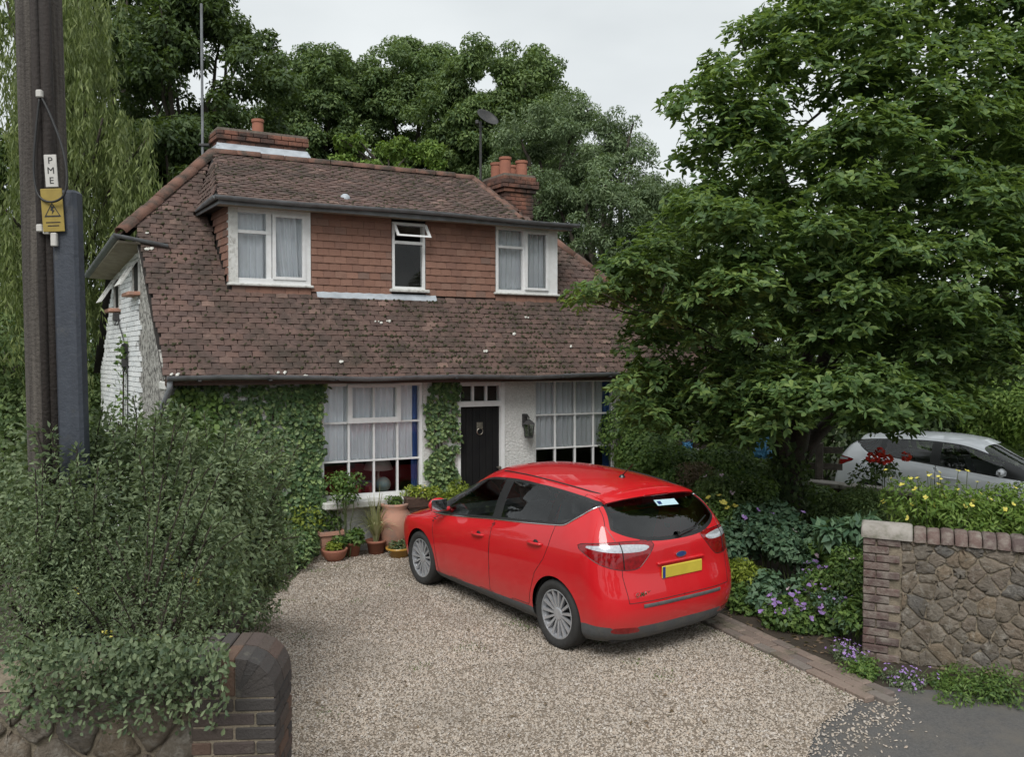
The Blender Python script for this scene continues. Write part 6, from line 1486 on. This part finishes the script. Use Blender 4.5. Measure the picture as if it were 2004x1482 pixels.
fl = np.array([atw(x, y, Y)-sb for x, y, Y in [(380, 1145, 5.0), (385, 1132, 5.05), (355, 1130, 5.1), (310, 1250, 4.5), (260, 1070, 5.2), (150, 1160, 4.7), (330, 1090, 5.15), (210, 1240, 4.4), (290, 975, 5.6), (245, 1060, 5.2)]]); fp = np.repeat(fl, 7, 0)+rng.normal(0, .015, (70, 3)); leafmesh('blossoms', fp, rdir(70), rdir(70), .022, .016, 'yellow_petal', shrub)
# ragged ivy creeping over the wall below it
t = thing('wall_creeper', 'green creeper trailing over the stones of the front wall', 'creeper', (-3.5, 4.2, 0)); P = np.array([np.array(at(random.uniform(10, 450), random.triangular(1235, 1440, 1280), random.uniform(3.95, 4.3)))-np.array((-3.5, 4.2, 0)) for _ in range(2600)]); n = len(P); leafmesh('leaves', P, rng.normal(0, 1, (n, 3))+np.array([0, -.3, -.5]), rng.normal(0, .4, (n, 3))+np.array([0, -1, .5]), rng.uniform(.02, .042, n), rng.uniform(.012, .024, n), 'shrub_leaf', t, None, True)

# --- smaller plants
def bush(name, label, cat, px, py, Y, rx, rz, n, ls, mat, lw=.55, flower=None, stems=6, z=None, shape='dome', stem_mat='green_stem', up=.3, inner=.3, group=None, base=None):
    c = atw(px, py, Y) if base is None else np.array(base, float); t = thing(name, label, cat, (c[0], c[1], .004 if z is None else z), 0, group)
    h = c[2]-(0 if z is None else z) if base is None else c[2]
    k = 7; C_ = np.stack([rng.normal(0, rx*.5, k), rng.normal(0, rx*.45, k), h+rng.uniform(-.5, .45, k)*rz], 1); R_ = rng.uniform(.45, .65, k)*max(rx, rz)
    P, d, j = clump_leaves(C_, R_, n, .85, up, inner); P[:, 2] = np.maximum(P[:, 2], .01+.03*rng.uniform(0, 1, n))
    leafmesh('foliage', P, tangent(d, .2, .6), d*.6+rdir(n)*.4+np.array([0, 0, .6]), ls*rng.uniform(.6, 1.3, n), ls*lw*rng.uniform(.7, 1.2, n), mat, t)
    m = MB()
    for i in range(stems):
        e = C_[i % k]; limb(m, (e[0]*.3, e[1]*.3, 0), tuple(e), .008, .004, .05, n=5)
    if flower:
        nf, fm, fs, spread = flower; fd = rdir(nf); fd[:, 2] = np.abs(fd[:, 2])*.8+.25; fd[:, 1] -= .35; fd = unit(fd); fp = C_[rng.integers(0, k, nf)]+fd*(R_.mean()*spread*rng.uniform(.85, 1.2, (nf, 1)))
        for p in fp: limb(m, (p[0]*.6, p[1]*.6, p[2]*.45), tuple(p), .004, .003, .05, n=4)
        npet = 7; Q_ = np.repeat(fp, npet, 0); ax = np.repeat(unit(fd+np.array([0, -.3, .5])), npet, 0); tt = rng.normal(size=Q_.shape); tt -= ax*(tt*ax).sum(1, keepdims=True)
        leafmesh('blossoms', Q_, unit(tt)+ax*.35, ax, fs*rng.uniform(.8, 1.2, len(Q_)), fs*.75, fm, t, None, True, .05, .02)
    m.build('stems', stem_mat, t)['kind'] = 'stuff'
    return t
bush('cranesbill', 'purple-flowered cranesbill at the brick edging beside the stone wall', 'flower', 1585, 1205, 8.25, .26, .2, 1500, .06, 'bed_leaf', .8, (26, 'violet_petal', .036, 1.5))
bush('cranesbill', 'smaller violet-flowered clump behind the front cranesbill', 'flower', 1600, 1140, 8.9, .26, .2, 1300, .06, 'bed_leaf', .8, (16, 'violet_petal', .036, 1.4))
bush('columbine', 'blue-green lobed columbine foliage right of the red car', 'plant', 1505, 1145, 8.9, .26, .2, 1300, .075, 'teal_leaf', .8)
bush('columbine', 'tall blue-green leafy plant just left of the tree trunk', 'plant', 1500, 1030, 9.8, .26, .35, 1700, .085, 'teal_leaf', .8, (6, 'violet_petal', .036, 1.2))
bush('columbine', 'mid-height blue-green plant in the middle of the bed', 'plant', 1560, 1080, 9.4, .3, .25, 1700, .08, 'teal_leaf', .8, (4, 'pale_petal', .036, 1.2))
bush('spurge', 'yellow-green spurge clump next to the rear lamp of the red car', 'plant', 1455, 1125, 9.2, .24, .2, 1500, .055, 'lime_leaf', .4)
bush('yellow_daisy', 'dark bush dotted with yellow flowers behind the red car', 'flower', 1440, 1020, 10.4, .35, .3, 2400, .055, 'bed_leaf', .5, (16, 'yellow_petal', .042, 1.25))
bush('phlox', 'dark green bush with a few mauve flowers behind the red car window', 'flower', 1400, 970, 11, .4, .3, 2600, .06, 'mid_leaf', .5, (9, 'pale_petal', .035, 1.2))
bush('hellebore', 'dark blue-green rosette plant at the foot of the stone wall end', 'plant', 1665, 1045, 8.6, .26, .18, 700, .15, 'teal_leaf', .45)
bush('meadow_rue', 'airy fresh green plant beside the brick wall end', 'plant', 1665, 1120, 8.2, .24, .3, 2200, .045, 'bed_leaf', .6, (3, 'pale_petal', .03, 1.0))
bush('fern', 'mid-green leafy clump filling the bed behind the cranesbill', 'plant', 1620, 1080, 9.2, .32, .22, 2000, .07, 'bed_leaf', .5)
bush('bed_groundcover', 'low green groundcover under the rear bumper corner', 'plant', 1470, 1185, 8.8, .2, .07, 900, .045, 'bed_leaf', .7)
bush('lavender', 'low mauve-flowered mat at the foot of the stone wall', 'flower', 1660, 1283, 7.35, .15, .05, 800, .03, 'shrub_leaf', .35, (60, 'violet_petal', .014, 1.3))
bush('lavender', 'straggling mauve mat along the base of the stone wall', 'flower', 1775, 1335, 6.8, .2, .05, 900, .03, 'shrub_leaf', .35, (50, 'violet_petal', .013, 1.3))
bush('wall_weeds', 'scruffy green weeds along the base of the stone wall', 'weeds', 1870, 1350, 6.65, .26, .06, 1200, .05, 'bed_leaf', .3)
bush('nettle', 'dark green weeds at the hidden foot of the brick wall end', 'weeds', 1675, 1200, 7.75, .2, .25, 1300, .06, 'bed_leaf', .5)
bush('goldenrod', 'bright yellow-flowered shrub rising behind the stone wall', 'shrub', 1850, 1000, 7.9, .45, .25, 3600, .065, 'bright_leaf', .35, (48, 'yellow_petal', .027, 1.3))
bush('green_shrub', 'bright green shrub behind the stone wall at the frame edge', 'shrub', 1960, 1010, 7.6, .4, .28, 2600, .065, 'bright_leaf', .35)
bush('brown_spiraea', 'brownish feathery shrub just behind the red car roof', 'shrub', 1395, 945, 11.6, .4, .22, 2600, .06, 'pink_twig_leaf', .4)
bush('shade_bush', 'shadowy low bush between the trunk and the dark wall', 'shrub', 1630, 1020, 10.4, .4, .22, 2200, .06, 'dark_leaf', .5)
bush('shade_bush', 'shadowy olive bush before the low dark wall', 'shrub', 1740, 1000, 9.9, .4, .2, 2200, .055, 'mid_leaf', .4)
bush('house_corner_bush', 'green bush at the right corner of the cottage behind the car roof', 'shrub', 1280, 910, 12.0, .4, .35, 3000, .065, 'bed_leaf', .5)
bush('cranesbill', 'loose violet cranesbill spilling on to the edging bricks', 'flower', 1560, 1215, 8.1, .2, .12, 900, .055, 'bed_leaf', .8, (12, 'violet_petal', .034, 1.5))
bush('campion', 'pink-flowered clump at mid bed between the blue-green plants', 'flower', 1600, 1170, 8.6, .24, .2, 1300, .05, 'bed_leaf', .5, (14, 'pale_petal', .03, 1.35))
bush('catmint', 'blue-grey catmint drooping beside the foot of the brick wall end', 'flower', 1655, 1190, 7.95, .2, .2, 1300, .04, 'teal_leaf', .4, (40, 'violet_petal', .016, 1.3))
bush('bed_filler', 'fresh green leafy clump at the corner of the red car bumper', 'plant', 1450, 1170, 8.95, .24, .16, 1300, .06, 'bed_leaf', .7)
bush('bed_filler', 'green clump at the front of the bed, right of the car bumper', 'plant', 1520, 1200, 8.5, .22, .12, 1200, .055, 'bed_leaf', .7)
bush('bed_filler', 'rounded green clump behind the cranesbill near the stone wall', 'plant', 1640, 1150, 8.5, .28, .25, 1800, .06, 'bed_leaf', .6, (5, 'violet_petal', .03, 1.2))
bush('aquilegia', 'tall grey-green leafy plant left of the trunk foot', 'plant', 1475, 1065, 9.9, .3, .3, 1800, .075, 'teal_leaf', .8, (4, 'violet_petal', .034, 1.2))
bush('aquilegia', 'pale green leafy plant right of the trunk base', 'plant', 1625, 1065, 9.6, .3, .25, 1700, .075, 'bed_leaf', .8)
bush('low_herb', 'low green herb on the soil near the end of the edging', 'plant', 1690, 1310, 6.95, .18, .05, 800, .04, 'bed_leaf', .5)
bush('low_herb', 'patchy low herb on the soil at the frame edge', 'plant', 1960, 1345, 6.5, .25, .06, 1000, .045, 'bed_leaf', .4)
bush('ivy_mound', 'pale green mound in the shade left of the trunk', 'shrub', 1430, 975, 11.0, .4, .3, 2200, .07, 'bed_leaf', .6)
# rose before the white car
ro = bush('red_rose', 'slender rose bush with red flowers in front of the white car', 'rose', 1720, 930, 10.2, .28, .25, 420, .06, 'dark_leaf', .65)
m = MB(); bl = np.array([atw(x, y, 10.0)-np.array(ro.location) for x, y in ((1705, 895), (1722, 885), (1738, 897), (1773, 893), (1726, 900))]); Q_ = np.repeat(bl, 26, 0); dd_ = rdir(len(Q_)); leafmesh('blossoms', Q_+dd_*.025, dd_, rdir(len(Q_)), .045, .05, 'red_petal', ro, None, True)
# house-front plants
gy = lambda px, py: ground_px(px, py)
def potplant(o, name, label, n, ls, mat, rx, h, zoff, lw=.5, up=.3, flower=None, cat='plant'):
    b = o.location; return bush(name, label, cat, 0, 0, 0, rx, h, n, ls, mat, lw, flower, 5, z=b.z+zoff, base=(b.x, b.y, h*.7))
potplant(PB, 'seedlings', 'bright lime seedlings filling the low bowl', 700, .04, 'lime_leaf', .1, .05, .15, .7)
potplant(PR, 'geranium', 'leafy green pot geranium in the round terracotta pot', 500, .06, 'bed_leaf', .15, .13, .2, .8)
potplant(PQ, 'planter_shrub', 'green shrub growing from the square pink planter', 450, .055, 'bed_leaf', .13, .18, .36, .5)
potplant(PY, 'bowl_plant', 'small green plant in the ochre bowl', 250, .05, 'shrub_leaf', .1, .05, .12, .6)
potplant(PU, 'urn_plant', 'trailing green plant spilling from the clay urn', 300, .05, 'bed_leaf', .1, .08, .66, .5)
potplant(PG, 'planter_spurge', 'yellow-green shrub in the grey stone planter', 1500, .065, 'lime_leaf', .32, .4, .28, .5)
bush('trough_plants', 'yellow-green plants in the dark window trough', 'plant', 0, 0, 0, .2, .09, 800, .055, 'lime_leaf', .4, (8, 'yellow_petal', .02, 1.2), 4, z=.76, base=(TR_.location.x, TR_.location.y-.03, .06))
st = thing('strappy_plant', 'pale strap-leaved plant standing in the brown pot', 'plant', (PS.location.x, PS.location.y, .18)); n = 110
aa = rng.uniform(0, 2*PI, n); V_ = []; F_ = []; T_ = []
for k in range(n):
    L_ = random.uniform(.4, .72); ou = random.uniform(.05, .4); c_, s_ = math.cos(aa[k]), math.sin(aa[k]); b0 = len(V_); tt = random.random()
    for i in range(6):
        u = i/5; r = .03+ou*u**1.6; z = L_*u*(1.25-.65*u*ou/.3); wd = .016*(1-u*.85)
        V_ += [(c_*r-s_*wd, s_*r+c_*wd, z), (c_*r+s_*wd, s_*r-c_*wd, z)]; T_ += [tt, tt]
    F_ += [(b0+2*i, b0+2*i+1, b0+2*i+3, b0+2*i+2) for i in range(5)]
link('leaves', newmesh('leaves', V_, F_, 'strap_leaf', False, T_), st)
bush('window_rose', 'straggly light green climber in front of the left window', 'climber', 0, 0, 0, .22, .3, 800, .06, 'bed_leaf', .55, None, 7, base=(*hw(2.2, -.3, 0)[:2], .95))
bush('wall_foot_bush', 'dark green bush at the foot of the ivy-covered wall', 'shrub', 0, 0, 0, .45, .35, 3200, .06, 'ivy_leaf', .6, None, 6, base=(*hw(1.45, -.4, 0)[:2], .35))
bush('wall_foot_bush', 'grey-green bush between the big shrub and the ivy wall', 'shrub', 0, 0, 0, .5, .35, 3600, .055, 'shrub_leaf', .5, None, 6, base=(-3.5, 9.9, .4))
bush('bed_edge_plant', 'low green plant at the left edge of the gravel', 'plant', 0, 0, 0, .35, .18, 2000, .05, 'bed_leaf', .5, None, 6, base=(-3.1, 9.2, .15))
bush('bed_edge_plant', 'sprawling grey-green plant at the left gravel edge near the pier', 'plant', 0, 0, 0, .4, .3, 2600, .05, 'shrub_leaf', .5, None, 6, base=(-2.75, 7.9, .35))
bush('door_plant', 'light green plant by the door behind the red car bonnet', 'plant', 0, 0, 0, .2, .3, 1100, .06, 'lime_leaf', .55, None, 5, base=(*hw(3.85, -.25, 0)[:2], .75))
# tufts and fallen leaves on the gravel, moss along the edging
def tufts(name, label, pts, n, h, mat, spread):
    P = np.concatenate([np.array((x, y, .012))+rng.normal(0, 1, (n, 3))*np.array([spread, spread, 0]) for x, y in pts]); k = len(P); D = rng.normal(0, .45, (k, 3)); D[:, 2] = np.abs(D[:, 2])+.7
    return tag(leafmesh(name, P, D, rdir(k), h*rng.uniform(.5, 1.3, k), .006+.006*rng.uniform(0, 1, k), mat), label, 'grass', kind='stuff')
tufts('grass_tufts', 'small grass tufts growing through the gravel', [ground_px(*p) for p in ((1010, 1225), (1035, 1235), (930, 1270), (905, 1275), (1010, 1215), (620, 1120), (665, 1112), (1180, 1260), (820, 1310), (700, 1180), (760, 1150), (590, 1250), (1300, 1330), (1240, 1300), (640, 1400), (560, 1180))], 45, .03, 'bed_leaf', .06)
tufts('edging_moss', 'thin mossy grass along the brick edging', [(2.05+.397*k*.12-.12*random.random(), 8.2-.918*k*.12) for k in range(16)]+[ground_px(1380+20*k, 1232+9*k) for k in range(12)], 60, .018, 'mid_leaf', .05)
n = 150; P = np.stack([rng.uniform(-2.4, 2.4, n), rng.uniform(5.4, 11, n), np.full(n, .036)], 1); P = P[inpoly(P[:, :2], DRIVE)]; n = len(P)
tag(leafmesh('fallen_leaves', P, rng.normal(0, 1, (n, 3))*np.array([1, 1, .2]), np.array([0, 0, 1.])+rng.normal(0, .3, (n, 3)), rng.uniform(.03, .06, n), rng.uniform(.015, .03, n), 'pink_twig_leaf'), 'a few dry leaves blown across the gravel drive', 'leaves', kind='stuff')
n = 260; P = np.stack([rng.normal(2.75, .3, n), rng.uniform(7.2, 9.6, n), np.full(n, .012)], 1); P[:, 0] += .2*(8.2-P[:, 1])
tag(leafmesh('leaf_litter', P, rng.normal(0, 1, (n, 3))*np.array([1, 1, .15]), np.array([0, 0, 1.])+rng.normal(0, .25, (n, 3)), rng.uniform(.04, .08, n), rng.uniform(.02, .04, n), 'pink_twig_leaf'), 'dry brown leaves lying on the bare soil', 'leaves', kind='stuff')
